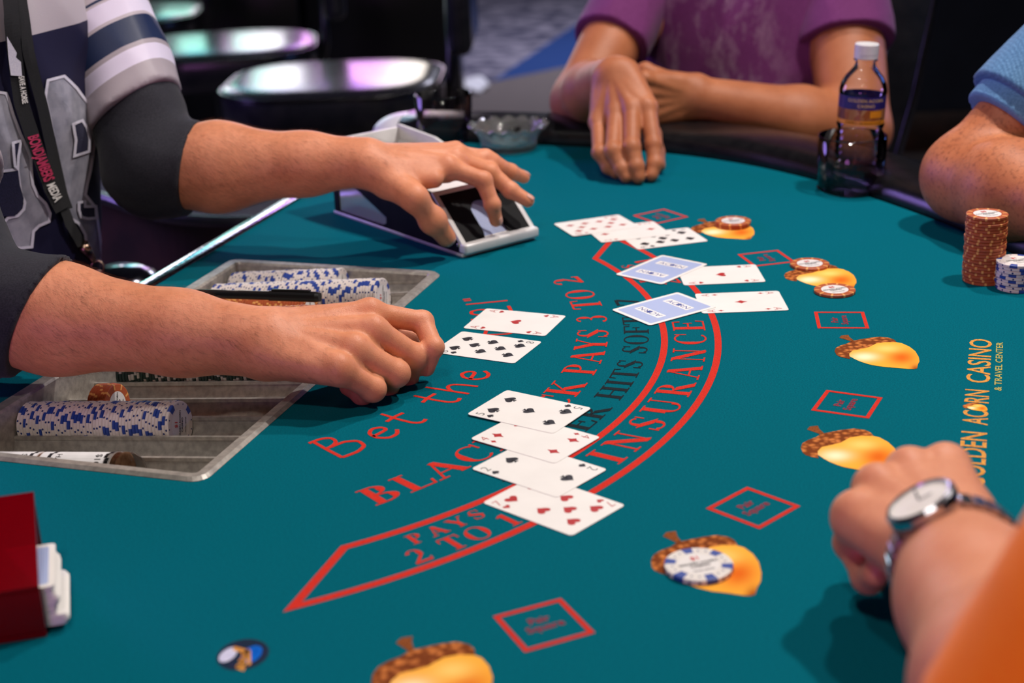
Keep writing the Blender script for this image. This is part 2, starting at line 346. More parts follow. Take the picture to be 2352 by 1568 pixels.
M['ceil'] = noise_col(mat('ceiling_paint', (0.02, 0.02, 0.025), 0.9), (0.018, 0.018, 0.024), (0.026, 0.026, 0.03), 8)
o = bevel_box('wall_back', (-9, 14, -ZT), (9, 14.15, 2.2), M['wall'], bev=0); o['kind'] = 'structure'
o = bevel_box('wall_left', (-9.15, -4, -ZT), (-9, 14.15, 2.2), M['wall'], bev=0); o['kind'] = 'structure'
o = bevel_box('wall_right', (9, -4, -ZT), (9.15, 14.15, 2.2), M['wall'], bev=0); o['kind'] = 'structure'
o = bevel_box('ceiling', (-9, -4, 2.2), (9, 14.15, 2.3), M['ceil'], bev=0); o['kind'] = 'structure'
# dark partition behind the player in the purple shirt, with its skirting board
o = bevel_box('wall_partition', (1.42, 5.95, -ZT), (5.5, 6.1, 2.2), M['wall'], bev=0.004); o['kind'] = 'structure'
o = bevel_box('baseboard_partition', (1.40, 5.93, -ZT), (5.5, 5.95, -ZT+0.16), M['dark_wood'], bev=0.004); o['kind'] = 'structure'
# ================================================================ TABLE
table = thing('blackjack_table', 'blackjack table topped with printed teal felt and a padded black armrest', 'table', TB(0.45, 0)*0)
EDGE = [(0.0, 0.905), (0.15, 0.915), (0.226, 0.915), (0.33, 0.912), (0.424, 0.897), (0.547, 0.852), (0.661, 0.772), (0.774, 0.657), (0.856, 0.562), (0.931, 0.452), (0.995, 0.32), (1.035, 0.17), (1.048, 0.0)]
def smooth_curve(P, n):
    P = np.array(P, float); t = np.r_[0, np.cumsum(np.linalg.norm(np.diff(P, axis=0), axis=1))]; s = np.linspace(0, t[-1], n)
    Q = np.c_[np.interp(s, t, P[:, 0]), np.interp(s, t, P[:, 1])]
    for _ in range(6):
        Q[1:-1] = 0.25*Q[:-2]+0.5*Q[1:-1]+0.25*Q[2:]
    return Q
half = smooth_curve(EDGE, 44); outline = [tuple(p) for p in half]+[(a, -b) for a, b in half[-2::-1]]     # far end -> round -> near end
hole = [(0.044, -0.284), (0.303, -0.284), (0.303, 0.271), (0.044, 0.271)]
V2, tr = tess([outline, hole]); no = len(outline); nh = 4; nv = len(V2)
Vt = [tuple(TB(a, b, 0)) for a, b in V2]+[tuple(TB(a, b, -0.06)) for a, b in V2]
Ft = list(tr)+[tuple(i+nv for i in reversed(t)) for t in tr]
Ft += [(i, (i+1) % no, nv+(i+1) % no, nv+i) for i in range(no)]+[(no+i, nv+no+i, nv+no+(i+1) % nh, no+(i+1) % nh) for i in range(nh)]
me = bpy.data.meshes.new('felt_top'); me.from_pydata(Vt, [], Ft); bm = bmesh.new(); bm.from_mesh(me); bmesh.ops.recalc_face_normals(bm, faces=bm.faces[:])
# make the top face up
up = sum((f.normal.z*f.calc_area() for f in bm.faces if abs(f.calc_center_median().z) < 1e-5))
if up < 0: bmesh.ops.reverse_faces(bm, faces=bm.faces[:])
bm.to_mesh(me); bm.free(); felt = mesh_obj('felt_top', me, M['felt'], table)
# padded armrest swept along the players' edge
def sweep(path2, prof, closed_prof=True):
    P = np.array(path2); m = len(P); V = []; Fc = []; n = len(prof)
    for i in range(m):
        t = P[min(i+1, m-1)]-P[max(i-1, 0)]; t /= np.linalg.norm(t); out = np.array([-t[1], t[0]])
        for s, z in prof:
            q = P[i]+out*s; V.append(tuple(TB(q[0], q[1], z)))
    for i in range(m-1):
        for k in range(n): Fc.append((i*n+k, i*n+(k+1) % n, (i+1)*n+(k+1) % n, (i+1)*n+k))
    Fc += [tuple(range(n)), tuple((m-1)*n+k for k in reversed(range(n)))]
    return V, Fc
prof = []
for k in range(20):
    a = 2*math.pi*k/20; c, s = math.cos(a), math.sin(a)
    prof.append((0.062+0.060*math.copysign(abs(c)**0.7, c), 0.003+0.030*math.copysign(abs(s)**0.75, s)))
path = np.array(outline)
V, Fc = sweep(path, prof); arm = obj('armrest', V, Fc, M['black_vinyl'], table, smooth=True)
bm = bmesh.new(); bm.from_mesh(arm.data); bmesh.ops.recalc_face_normals(bm, faces=bm.faces[:]); bm.to_mesh(arm.data); bm.free()
for s in (0, -1):                             # rounded ends of the armrest
    pc = path[s]; cpt = TB(pc[0], pc[1]+(0.062 if s == 0 else -0.062), 0.003)
    V, Fc = lathe([(0.0, 0.030)]+[(0.060*math.sin(math.radians(t)), 0.030*math.cos(math.radians(t))) for t in range(10, 180, 10)]+[(0.0, -0.030)], 24)
    obj('armrest_end', [np.array(v)+cpt for v in V], Fc, M['white_plastic'] if s == 0 else M['black_vinyl'], table, smooth=True)  # far end coloured white to paint in a bright reflection
# chrome strip along the dealer's edge
def tb_box(name, a0, a1, b0, b1, z0, z1, m, parent, bev=0.002):
    bm = bmesh.new(); bmesh.ops.create_cube(bm, size=1)
    for v in bm.verts:
        v.co = Vector(TB(a0 if v.co.x < 0 else a1, b0 if v.co.y < 0 else b1, z0 if v.co.z < 0 else z1))
    bmesh.ops.recalc_face_normals(bm, faces=bm.faces[:])
    if bev: bmesh.ops.bevel(bm, geom=bm.edges[:], offset=bev, segments=2, profile=0.5, affect='EDGES')
    return bm_obj(name, bm, m, parent, None, True)
tb_box('edge_strip', -0.022, 0.0, -0.9, 0.9, -0.03, 0.003, M['chrome'], table, 0.003)
ap = [(a*0.93+0.0, b*0.93) for a, b in outline]
V2, tr = prism(ap, -0.20, -0.06); obj('apron', [TB(x, y, z) for x, y, z in V2], tr, M['dark_wood'], table)
V2, tr = prism([(0.25+0.24*math.cos(t*math.pi/12), 0.24*math.sin(t*math.pi/12)) for t in range(24)], -ZT+0.05, -0.20); obj('pedestal', [TB(x+.2, y, z) for x, y, z in V2], tr, M['dark_wood'], table)
V2, tr = prism([(0.25+0.36*math.cos(t*math.pi/12), 0.36*math.sin(t*math.pi/12)) for t in range(24)], -ZT, -ZT+0.05); obj('base_plate', [TB(x+.2, y, z) for x, y, z in V2], tr, M['black_plastic'], table)
# ---- print on the felt
ZP = 0.00025
V2, Fc, w = serif_line('BLACKJACK PAYS 3 TO 2'); arc_text('letter', V2, Fc, w, .5030, .4715, -35.6, 35.6, ZP, M['felt_red'], table)
V2, Fc, w = serif_line('DEALER HITS SOFT 17', 0.07); arc_text('letter', V2, Fc, w, .5430, .5182, -25.2, 25.2, ZP, M['felt_black'], table)
V2, Fc, w = serif_line('INSURANCE', 0.22); arc_text('letter', V2, Fc, w, .5990, .5672, -17.4, 17.0, ZP, M['felt_red'], table)
for s in (-1, 1):
    c = 33.6*s
    V2, Fc, w = serif_line('PAYS', 0.25); arc_text('letter', V2, Fc, w, .5755, .5605, c-3.3, c+3.5, ZP, M['felt_red'], table)
    V2, Fc, w = serif_line('2 TO 1', 0.08); arc_text('letter', V2, Fc, w, .6025, .5815, c-4.8, c+4.6, ZP, M['felt_red'], table)
HAND = {'B': (1.0, [[(.12, 1), (.10, .5), (.10, 0)], [(0, .98), (.35, 1.0), (.55, .88), (.50, .66), (.30, .56), (.12, .54)], [(.12, .54), (.6, .56), (.85, .40), (.78, .12), (.5, 0), (.10, 0)]]),
        'e': (.72, [[(.08, .32), (.55, .36), (.56, .52), (.35, .62), (.12, .48), (.08, .22), (.25, .02), (.5, .04), (.66, .2)]]),
        't': (.66, [[(.28, .98), (.25, .5), (.28, .12), (.42, 0), (.58, .06)], [(0, .62), (.28, .66), (.6, .64)]]),
        'h': (.72, [[(.1, 1), (.1, .5), (.1, 0)], [(.1, .4), (.3, .6), (.48, .56), (.54, .35), (.56, 0)]]),
        's': (.6, [[(.5, .56), (.3, .64), (.12, .5), (.28, .34), (.48, .2), (.3, 0), (.06, .06)]]),
        '2': (.78, [[(.06, .72), (.2, .96), (.46, .96), (.56, .72), (.3, .3), (.06, .03), (.66, .05)]]),
        '1': (.36, [[(.2, 1), (.2, .5), (.2, 0)]]), '"': (.34, [[(.06, 1.0), (.06, .82)], [(.2, 1.0), (.2, .82)]]), ' ': (.42, []), '~': (1.3, [[(0, .1), (.15, .62), (.3, .12), (.45, .55), (.6, .1), (.75, .5), (.95, .15), (.2, -.1)], [(.85, .1), (1.1, 1.1)]])}
def hand_line(text, wid=0.085):
    x = 0; parts = []
    for ch in text:
        w, st = HAND[ch]; k0 = len(parts)
        for s in st:
            P = np.array(s); t = np.r_[0, np.cumsum(np.linalg.norm(np.diff(P, axis=0), axis=1))]; ss = np.linspace(0, t[-1], max(6, int(t[-1]/.06)))
            Q = np.c_[np.interp(ss, t, P[:, 0]), np.interp(ss, t, P[:, 1])]
            if len(P) > 2:
                for _ in range(2): Q[1:-1] = .25*Q[:-2]+.5*Q[1:-1]+.25*Q[2:]
            parts.append(stroke_poly([(q[0]+x, q[1]) for q in Q], [wid]*len(Q)))
        if parts[k0:]: parts[k0:] = [merge([([(p[0], p[1], i*3e-5) for p in v], f) for i, (v, f) in enumerate(parts[k0:])])]
        x += w+.12
    return parts, None, x
V2, Fc, w = hand_line('Bet the set "21"'); arc_text('letter', V2, Fc, w, .4090, .3640, -32.5, 33.0, ZP, M['felt_red'], table)
# insurance band outline: two arcs with pointed ends
def arc_pts(ca, R, b0, b1, n=60): return [(ca+math.sqrt(R*R-b*b), b) for b in np.linspace(b0, b1, n)]
inner = arc_pts(0.091, 0.518, -0.3615, 0.3615); outer = arc_pts(0.052, 0.608, -0.449, 0.449)
loop = inner+outer[::-1]
def closed_stroke(loop, wdt):
    P = np.array(loop); m = len(P); V = []; Fc = []
    for i in range(m):
        t1 = P[i]-P[i-1]; t2 = P[(i+1) % m]-P[i]; t1 /= np.linalg.norm(t1); t2 /= np.linalg.norm(t2)
        n1 = np.array([-t1[1], t1[0]]); n2 = np.array([-t2[1], t2[0]]); nn = n1+n2; nn /= np.linalg.norm(nn); k = 1/max(.35, nn@n1)
        V += [tuple(P[i]+nn*wdt/2*k), tuple(P[i]-nn*wdt/2*k)]
    for i in range(m): j = (i+1) % m; Fc.append((2*i, 2*j, 2*j+1, 2*i+1))
    return V, Fc
V2, Fc = closed_stroke(loop, 0.0066); flat('insurance_band', V2, Fc, ZP*0.8, M['felt_red'], table)
# pair squares
SQ = [(.4973, .5511, 50), (.6529, .3981, 31), (.757, .2038, 11), (.7849, -.0138, -8.5), (.7377, -.2303, -28.5), (.6327, -.4298, -48)]
for ca, cb, ang in SQ:
    A = math.radians(ang); c, s = math.cos(A), math.sin(A)
    f = lambda x, y: (ca+x*c-y*s, cb+x*s+y*c)
    h = .0232
    V2, Fc = closed_stroke([(-h, -h), (h, -h), (h, h), (-h, h)], .0036); flat('pair_square_outline', V2, Fc, ZP, M['felt_red'], table, f)
    parts = []
    for txt, row in (('Pair', 0.0035), ('Square', -0.0060)):
        Vf, Ff, wf = font_text(txt, 0.02); sc_ = .0098
        parts.append(([(-(row+y*sc_)*1.0, (x-wf/2)*sc_) for x, y in Vf], Ff))
    V2, Fc = merge(parts); flat('pair_square_lettering', V2, Fc, ZP, M['felt_darkred'], table, f)
# printed acorns: outline traced once, in table coordinates relative to the stem
Z6 = lambda x, y: PZ(1740+x/3.4085, 660+y/3.4085)
def to_ab(p): d = np.array(p)-E0; return np.array([d@TN_, d@TT])
nutp = [(720, 540), (760, 562), (800, 580), (850, 597), (900, 610), (1000, 625), (1100, 632), (1180, 640), (1225, 641), (1250, 635), (1255, 605), (1268, 580), (1262, 545), (1235, 500), (1190, 465), (1130, 438), (1085, 430), (1000, 430), (930, 440), (870, 470), (800, 485), (745, 495), (718, 520)]
capp = [(720, 540), (725, 560), (680, 553), (640, 542), (618, 528), (603, 500), (612, 475), (650, 455), (700, 440), (735, 420), (800, 408), (880, 395), (960, 387), (1030, 395), (1070, 410), (1090, 430), (1085, 430), (1000, 430), (930, 440), (870, 470), (800, 485), (745, 495), (718, 520)]
stemp = [(735, 424), (700, 412), (640, 395), (655, 378), (710, 372), (722, 392), (755, 416)]
ST0 = to_ab(Z6(650, 385))
AC = {k: [tuple(to_ab(Z6(*q))-ST0) for q in v] for k, v in (('nut', nutp), ('cap', capp), ('stem', stemp))}
AXc = to_ab(Z6(985, 535))-ST0
def acorn_materials():
    m = mat('acorn_nut_print', (0.9, 0.5, 0.1), 0.95, spec=0.1); N, L, b = nodes(m)
    at_ = N.new('ShaderNodeAttribute'); at_.attribute_name = 'uvw'; sp = N.new('ShaderNodeSeparateXYZ'); L.new(at_.outputs['Vector'], sp.inputs[0])
    def blob(cx, cy, rx, ry):
        dx = mnode(N, L, 'DIVIDE', mnode(N, L, 'SUBTRACT', sp.outputs[0], cx), rx); dy = mnode(N, L, 'DIVIDE', mnode(N, L, 'SUBTRACT', sp.outputs[1], cy), ry)
        d = mnode(N, L, 'ADD', mnode(N, L, 'MULTIPLY', dx, dx), mnode(N, L, 'MULTIPLY', dy, dy))
        return mnode(N, L, 'POWER', 2.718, mnode(N, L, 'MULTIPLY', d, -1.2))
    c = mixc(N, L, blob(1130, 550, 120, 60), S(250, 176, 62), S(226, 106, 26))
    c = mixc(N, L, blob(1240, 640, 50, 40), c, S(170, 80, 24))
    c = mixc(N, L, blob(1010, 480, 110, 32), c, S(255, 206, 110))
    c = mixc(N, L, blob(840, 545, 110, 34), c, S(255, 240, 196))
    L.new(c, b.inputs['Base Color'])
    m2 = mat('acorn_cap_print', (0.4, 0.2, 0.08), 0.95, spec=0.1); N, L, b = nodes(m2)
    tc = N.new('ShaderNodeTexCoord'); vo = N.new('ShaderNodeTexVoronoi'); vo.inputs['Scale'].default_value = 190; L.new(tc.outputs['Object'], vo.inputs['Vector'])
    cr = N.new('ShaderNodeValToRGB'); e = cr.color_ramp.elements; e[0].position = 0.1; e[0].color = (*S(214, 128, 66), 1); e[1].position = 0.62; e[1].color = (*S(120, 60, 28), 1)
    L.new(vo.outputs['Distance'], cr.inputs[0]); L.new(cr.outputs[0], b.inputs['Base Color'])
    return m, m2
M['nut'], M['cap'] = acorn_materials()
def acorn(stem_ab, scale=1.0, z=ZP, with_stem=True, squash=(1, 1)):
    root = None
    for k, mm, px in (('cap', M['cap'], capp), ('nut', M['nut'], nutp), ('stem', M['stem_brown'], stemp)):
        if k == 'stem' and not with_stem: continue
        V2, tr = tess([AC[k]])
        f = lambda x, y: (stem_ab[0]+x*scale*squash[0], stem_ab[1]+y*scale*squash[1])
        o = flat('acorn_'+k+'_print', V2, tr, z*(1.2 if k == 'nut' else 1.0), mm, table, f)
        at_ = o.data.attributes.new('uvw', 'FLOAT_VECTOR', 'POINT'); at_.data.foreach_set('vector', np.array([(p[0], p[1], 0) for p in px], dtype=np.float32).ravel())
for st in [(.5472, .5427), (.6828, .3792), (.7615, .1554), (.7593, -.0728), (.6829, -.2875), (.5479, -.4706)]: acorn(st)
def components(V, Fc):
    p = list(range(len(V)))
    def fd(i):
        while p[i] != i: p[i] = p[p[i]]; i = p[i]
        return i
    for q in Fc:
        for i in q[1:]: p[fd(i)] = fd(q[0])
    g = {}
    for q in Fc: g.setdefault(fd(q[0]), []).append(q)
    out = []
    for qs in g.values():
        ids = sorted({i for q in qs for i in q}); mp = {i: k for k, i in enumerate(ids)}; out.append(([V[i] for i in ids], [tuple(mp[i] for i in q) for q in qs]))
    return out
# house name along the players' edge
def straight_text(name, txt, a_base, a_top, b0, b1, m, bold=0.0):
    Vf, Ff, wf = font_text(txt, bold); k = (a_top-a_base)/0.73
    for v, q in components(Vf, Ff): flat(name, v, q, ZP, m, table, lambda x, y: (a_base+y*k, b0+(b1-b0)*x/wf))
straight_text('letter', 'GOLDEN', .9015, .8805, -.158, -.052, M['felt_gold'], 0.012)
straight_text('letter', 'AC', .9015, .8805, -.036, -.006, M['felt_gold'], 0.012)
straight_text('letter', 'RN', .9015, .8805, .0125, .0425, M['felt_gold'], 0.012)
straight_text('letter', 'CASINO', .9015, .8805, .060, .1745, M['felt_gold'], 0.012)
straight_text('letter', '& TRAVEL CENTER', .9118, .9055, .0445, .1695, M['felt_paleold'], 0.012)
acorn((.8810, .0105), .26, squash=(1.0, 0.85), with_stem=False)
# small round maker's badge printed near the discard holder
bc = to_ab(PZ(556, 1506)); rb = 0.0145
def disc2(cx, cy, rx, ry, n=28, a0=0, a1=360): return [(cx+rx*math.cos(math.radians(a0+(a1-a0)*i/n)), cy+ry*math.sin(math.radians(a0+(a1-a0)*i/n))) for i in range(n)]
M['badge_dark'] = noise_col(mat('badge_dark', (0.02, 0.03, 0.05), 0.9, spec=.1), S(16, 44, 58), S(40, 40, 70), 300)
M['badge_blue'] = noise_col(mat('badge_blue', (0.02, 0.15, 0.5), 0.9, spec=.1), S(0, 82, 180), S(10, 104, 206), 300)
M['badge_white'] = noise_col(mat('badge_white', (0.6, 0.6, 0.75), 0.9, spec=.1), S(196, 196, 224), S(216, 214, 234), 300)
def wdisc(name, px, py, rx, ry, z, m, ang=0):
    c = PZ(px, py); A = math.radians(ang)
    P = [(c[0]+x*math.cos(A)-y*math.sin(A), c[1]+x*math.sin(A)+y*math.cos(A), z) for x, y in disc2(0, 0, rx, ry)]
    return obj(name, P, [tuple(range(len(P)))], m, table)
wdisc('badge_ring_print', 558, 1503, .0165, .0185, ZP, M['badge_dark']); wdisc('badge_blue_print', 578, 1503, .0062, .0105, ZP*1.3, M['badge_blue'], -10); wdisc('badge_white_print', 524, 1504, .0050, .0090, ZP*1.3, M['badge_white'], -15)
Vf, Ff, wf = hand_line('~', .2); Vf, Ff = merge(Vf); Vf = [p[:2] for p in Vf]
c0 = PZ(548, 1538); u0 = PZ(566, 1474)-c0; L0 = np.linalg.norm(u0); u0 /= L0; v0 = np.array([-u0[1], u0[0], 0])
obj('badge_scroll_print', [tuple(c0+u0*(x/wf*L0)+v0*((y-.45)*0.011)+np.array([0, 0, ZP*1.6])) for x, y in Vf], Ff, M['felt_gold'], table)
# ================================================================ CHIP TRAY
tray = thing('chip_tray', 'brushed metal chip tray with twelve channels let into the felt', 'chip tray')
TA0, TA1, TB0, TB1 = 0.040, 0.307, -0.2876, 0.275; IA0, IA1, IB0, IB1 = 0.056, 0.294, -0.275, 0.262
def rr(a0, a1, b0, b1, r, n=5):
    P = []
    for cx, cy, s in ((a1-r, b1-r, 0), (a0+r, b1-r, 90), (a0+r, b0+r, 180), (a1-r, b0+r, 270)):
        P += [(cx+r*math.cos(math.radians(s+90*i/n)), cy+r*math.sin(math.radians(s+90*i/n))) for i in range(n+1)]
    return P
ro, rm, ri = rr(TA0, TA1, TB0, TB1, .014), rr(TA0+.003, TA1-.003, TB0+.003, TB1-.003, .012), rr(IA0, IA1, IB0, IB1, .004)
V = []; Fc = []; n = len(ro)
for P, z in ((ro, 0.0004), (rm, 0.0032), (rr(IA0-.002, IA1+.002, IB0-.002, IB1+.002, .005), 0.0028), (ri, 0.0005), (ri, -0.052)): V += [TB(a, b, z) for a, b in P]
for j in range(4):
    for i in range(n): Fc.append((j*n+i, j*n+(i+1) % n, (j+1)*n+(i+1) % n, (j+1)*n+i))
obj('rim', V, [tuple(reversed(f)) for f in Fc], M['steel'], tray)
def ridge_z(a): return -0.0045-(IA1-a)*0.095
NCH = 12; PITCH_C = (IB1-IB0)/NCH; CHD = 0.0200
chan = lambda k: IB0+PITCH_C*(k+.5)
for k in range(NCH):                          # one trough per channel
    V = []; Fc = []; nn = 14
    for a in (IA0, IA1):
        for i in range(nn+1):
            u = -1+2*i/nn; V.append(TB(a, chan(k)+u*PITCH_C/2, ridge_z(a)-CHD*math.sqrt(max(0, 1-(abs(u))**2.0))-(0.0 if abs(u) < 1 else 0)))
    for i in range(nn): Fc.append((i, nn+1+i, nn+2+i, i+1))
    obj('channel', V, Fc, M['steel'], tray, smooth=True)
for k in range(NCH+1):                        # narrow ridge caps between the channels
    b = IB0+PITCH_C*k; b0, b1 = max(IB0, b-.0016), min(IB1, b+.0016); V = []
    for a in (IA0, IA1):
        for bb, dz in ((b0, -.003), (b0, .0004), (b1, .0004), (b1, -.003)): V.append(TB(a, bb, ridge_z(a)+dz))
    obj('ridge', V, [(0, 1, 5, 4), (1, 2, 6, 5), (2, 3, 7, 6)], M['steel'], tray)
# ================================================================ CHIPS
def chip_mesh(name, m, R=CHR, T=CHT):
    V, Fc = lathe([(0, 0), (R*.66, 0), (R*.67, .0001), (R*.95, 0), (R, .0005), (R, T-.0005), (R*.95, T), (R*.67, T-.0001), (R*.66, T-.0002), (0, T-.0002)], 36)
    me = bpy.data.meshes.new(name); me.from_pydata(V, [], Fc); me.materials.append(m)
    return me
CM = {k: chip_mesh('chip_'+k, M['chip_'+k]) for k in ('white', 'orange', 'green')}
WORD = {'white': 'white casino chip with blue edge spots', 'orange': 'orange casino chip with tan edge spots', 'green': 'dark green casino chip with pale edge spots'}
def label_print(parent, R, T, kind):          # lettering on the paper inlay of an exposed face
    for txt, y, s, m in (('$1' if kind == 'white' else '$5', .0052, .0062, M['ink_red']), ('GOLDEN ACORN', -.0002, .0033, M['card_black']), ('CASINO', -.0040, .0036, M['card_black']), ('TRAVEL CENTER', -.0092, .0019, M['card_black'])):
        Vf, Ff, wf = font_text(txt, 0.02)
        obj('inlay_lettering', [((x-wf/2)*s*R/CHR, (y+yy*s)*R/CHR, T+.00005) for x, yy in Vf], Ff, m, parent)
def chip(kind, pos, axis, label, group, spin=None, lab=False, mesh=None, T=CHT, R=CHR):
    o = bpy.data.objects.new('casino_chip', mesh or CM[kind]); COL.objects.link(o)
    z = Vector(axis).normalized(); q = z.to_track_quat('Z', 'Y') if abs(z.z) < .99 else Matrix.Identity(3).to_quaternion()
    sp_ = random.uniform(0, 6.283) if spin is None else spin
    o.matrix_world = Matrix.Translation(Vector(pos)+Vector((0, 0, ZT))) @ q.to_matrix().to_4x4() @ Matrix.Rotation(sp_, 4, 'Z')
    tag(o, label, 'poker chip', group)
    if lab: label_print(o, R, T, kind)
    return o
AXV = np.array([TN_[0], TN_[1], 0.095]); AXV /= np.linalg.norm(AXV)
def roll(kind, k, a_start, count, label, group, gaps=(), end=None, lab=False, jit=.0005):
    b = chan(k); a = a_start
    for i in range(count):
        if i in gaps: a += .0012
        zc = ridge_z(a)-CHD+CHR+.0006
        p = TB(a, b+random.uniform(-jit, jit), zc+random.uniform(-.0002, jit))
        chip(kind, p, AXV, end if (end and i == count-1) else label, group, lab=(lab and i == count-1), spin=(1.2 if lab and i == count-1 else None))
        a += CHT+.00002
    return a
roll('white', 11, .062, 40, 'white blue-spotted casino chip in the outermost tray channel towards the dealing shoe', 'white chips in the far tray channel', gaps=(20,), lab=True, end='end chip with printed face of the white roll farthest towards the dealing shoe')
roll('white', 10, .062, 60, 'white blue-spotted casino chip in the tray channel under the black pen', 'white chips under the pen', gaps=(20, 41), lab=True, end='end chip with printed face of the white roll under the black pen')
roll('orange', 9, .060, 41, 'orange tan-spotted casino chip in the tray channel right beside the black pen', 'orange chips beside the pen', gaps=(20,), lab=True, end='end chip with white inlay of the orange roll beside the black pen')
roll('orange', 8, .100, 40, 'orange tan-spotted casino chip in the tray channel against the bare wrist', 'orange chips against the wrist', gaps=(20,))
roll('green', 5, .080, 54, 'dark green casino chip lying in a tray channel below the forearm', 'dark green chips below the forearm', gaps=(20, 40))
roll('orange', 3, .104, 6, 'orange casino chip in the short group of six between the white roll and the forearm', 'six orange chips in the tray', lab=True, end='end chip of the six orange ones in the tray, printed inlay showing')
roll('white', 2, .058, 47, 'white blue-spotted casino chip in the body of the long roll next to the coin roll', 'white chips next to the coin roll', lab=True, end='end chip with printed face of the long white roll next to the coin roll')
# paper coin rolls in a clear tube, in the channel nearest the discard holder
def frame_matrix(p, zax, xhint):
    z = Vector(zax).normalized(); x = Vector(xhint); x = (x-z*x.dot(z)).normalized(); y = z.cross(x)
    return Matrix.Translation(Vector(p)) @ Matrix((x, y, z)).transposed().to_4x4()
CR_ = 0.0160
M['paper'] = noise_col(mat('wrapper_paper', (0.8, 0.8, 0.8), 0.7), S(232, 230, 232), S(240, 238, 240), 60)
M['coin'] = noise_col(mat('coin_metal', (0.5, 0.35, 0.25), 0.35, 1.0), S(150, 110, 84), S(190, 150, 120), 200)
M['wrap_ink'] = noise_col(mat('wrapper_ink', (0.02, 0.02, 0.02), 0.6), S(22, 22, 26), S(34, 32, 36), 60)
for i, a in enumerate((0.060, 0.135)):
    Lr = 0.072
    t = thing('coin_roll', 'paper-wrapped roll of coins printed ten dollars, '+('open end showing copper edges' if i else 'butted against the roll with the open end'), 'coin roll', (0, 0, 0), 0, 'coin rolls in the tray')
    t.matrix_world = Matrix.Translation((0, 0, ZT)) @ frame_matrix(TB(a, chan(0), ridge_z(a)-CHD+CR_+.0012), AXV, (0, 0, 1))
    V, Fc = lathe([(CR_*.8, 0), (CR_, .0006), (CR_, Lr), (CR_*.93, Lr), (CR_*.93, Lr-.002)], 32); obj('wrapper', V, Fc, M['paper'], t, smooth=False)
    V, Fc = lathe([(0, .001), (CR_*.9, .001), (CR_*.94, .002), (CR_*.94, Lr+.002), (CR_*.88, Lr+.0026), (CR_*.88, Lr+.0034), (CR_*.94, Lr+.004), (CR_*.94, Lr+.0055), (CR_*.85, Lr+.006), (0, Lr+.006)], 32); obj('coins', V, Fc, M['coin'], t)
    def wrap(name, V2, Fc_, z0, th0, s, m): # text wound round the paper: x along the circumference, y along the axis
        obj(name, [(CR_*1.004*math.cos(th0+x*s/CR_), CR_*1.004*math.sin(th0+x*s/CR_), z0+y*s) for x, y in V2], Fc_, m, t)
    for rep in range(3):
        th = -2.0+rep*2.0944
        Vf, Ff, wf = font_text('$10', .01); wrap('wrapper_lettering', Vf, Ff, Lr-.0155, th, .0085, M['wrap_ink'])
        Vf, Ff, wf = font_text('HALVES', .01); wrap('wrapper_lettering', Vf, Ff, .017, th, .0072, M['wrap_ink'])
    for z0 in (Lr-.0075, .0085):
        V = []; Fc = []; ns = 32
        for j in range(ns):
            off = .0022*((j // 2) % 2); th0, th1 = 2*math.pi*j/ns, 2*math.pi*(j+.96)/ns; n = len(V)
            for th, zz in ((th0, z0+off), (th1, z0+off), (th1, z0+off+.0036), (th0, z0+off+.0036)): V.append((CR_*1.003*math.cos(th), CR_*1.003*math.sin(th), zz))
            Fc.append((n, n+1, n+2, n+3))
        obj('wrapper_band', V, Fc, M['wrap_ink'], t)
    if i: 
        V, Fc = lathe([(CR_*1.03, Lr-.006), (CR_*1.05, Lr+.004), (CR_*1.0, Lr+.014), (CR_*.75, Lr+.020), (CR_*.3, Lr+.022), (0, Lr+.0222)], 28); obj('clear_cap', V, Fc, M['tube_plastic'], t, smooth=True)
# black pen resting on two rolls
p0, p1 = PZ(452, 674, .022), PZ(735, 682, .026)
t = thing('pen', 'black marker pen resting across the chip rolls in the tray', 'pen'); d = p1-p0; Lp = np.linalg.norm(d)
t.matrix_world = Matrix.Translation((0, 0, ZT)) @ frame_matrix(p0, d, (0, 0, 1))
V, Fc = lathe([(0, 0), (.0042, .0003), (.0048, .002), (.0048, Lp*.62), (0, Lp*.62)], 20); obj('barrel', V, Fc, M['black_plastic'], t, smooth=False)
V, Fc = lathe([(0, Lp*.60), (.0056, Lp*.60), (.0056, Lp*.97), (.0048, Lp), (0, Lp)], 20); obj('cap', V, Fc, M['black_plastic'], t)
bevel_box('clip', (.0056, -.0016, Lp*.62), (.0074, .0016, Lp*.93), M['black_plastic'], t, .0004)
Vf, Ff, wf = font_text('MARKER'); s_ = .0036; obj('barrel_lettering', [(.00492*math.cos((y*s_-.0012)/.0048), -.00492*math.sin((y*s_-.0012)/.0048), Lp*.25+x*s_) for x, y in Vf], [tuple(reversed(q)) for q in Ff], M['label_white'], t)
# chips on the felt
UP = (0, 0, 1)
def felt_chip(kind, px, py, n, label, group=None, toplab=None, mesh=None, T=CHT, R=CHR):
    c = PZ(px, py, n*T)
    for i in range(n):
        j = (random.uniform(-.0006, .0006), random.uniform(-.0006, .0006))
        chip(kind, (c[0]+j[0], c[1]+j[1], i*T+.0001), UP, toplab if (toplab and i == n-1) else label, group, lab=(i == n-1), spin=(random.uniform(0, 6) if i < n-1 else TA-math.pi/2+.6), mesh=mesh, T=T, R=R)
felt_chip('orange', 1683, 506, 2, 'lower orange chip of the pair stacked on the acorn near the nine of spades', 'pair of orange chips on the acorn', 'upper orange chip of the pair stacked on the acorn near the nine of spades')
felt_chip('orange', 1859, 604, 1, 'single orange chip above the acorn, touching a corner of the red pair square')
felt_chip('orange', 1918, 664, 1, 'single orange chip on the tip of the acorn beside the ace of diamonds')
felt_chip('orange', 2268, 490, 22, 'orange chip below the top of the tall stack beside the padded rail', 'tall stack of orange chips', 'topmost chip of the tall orange stack, white inlay showing')
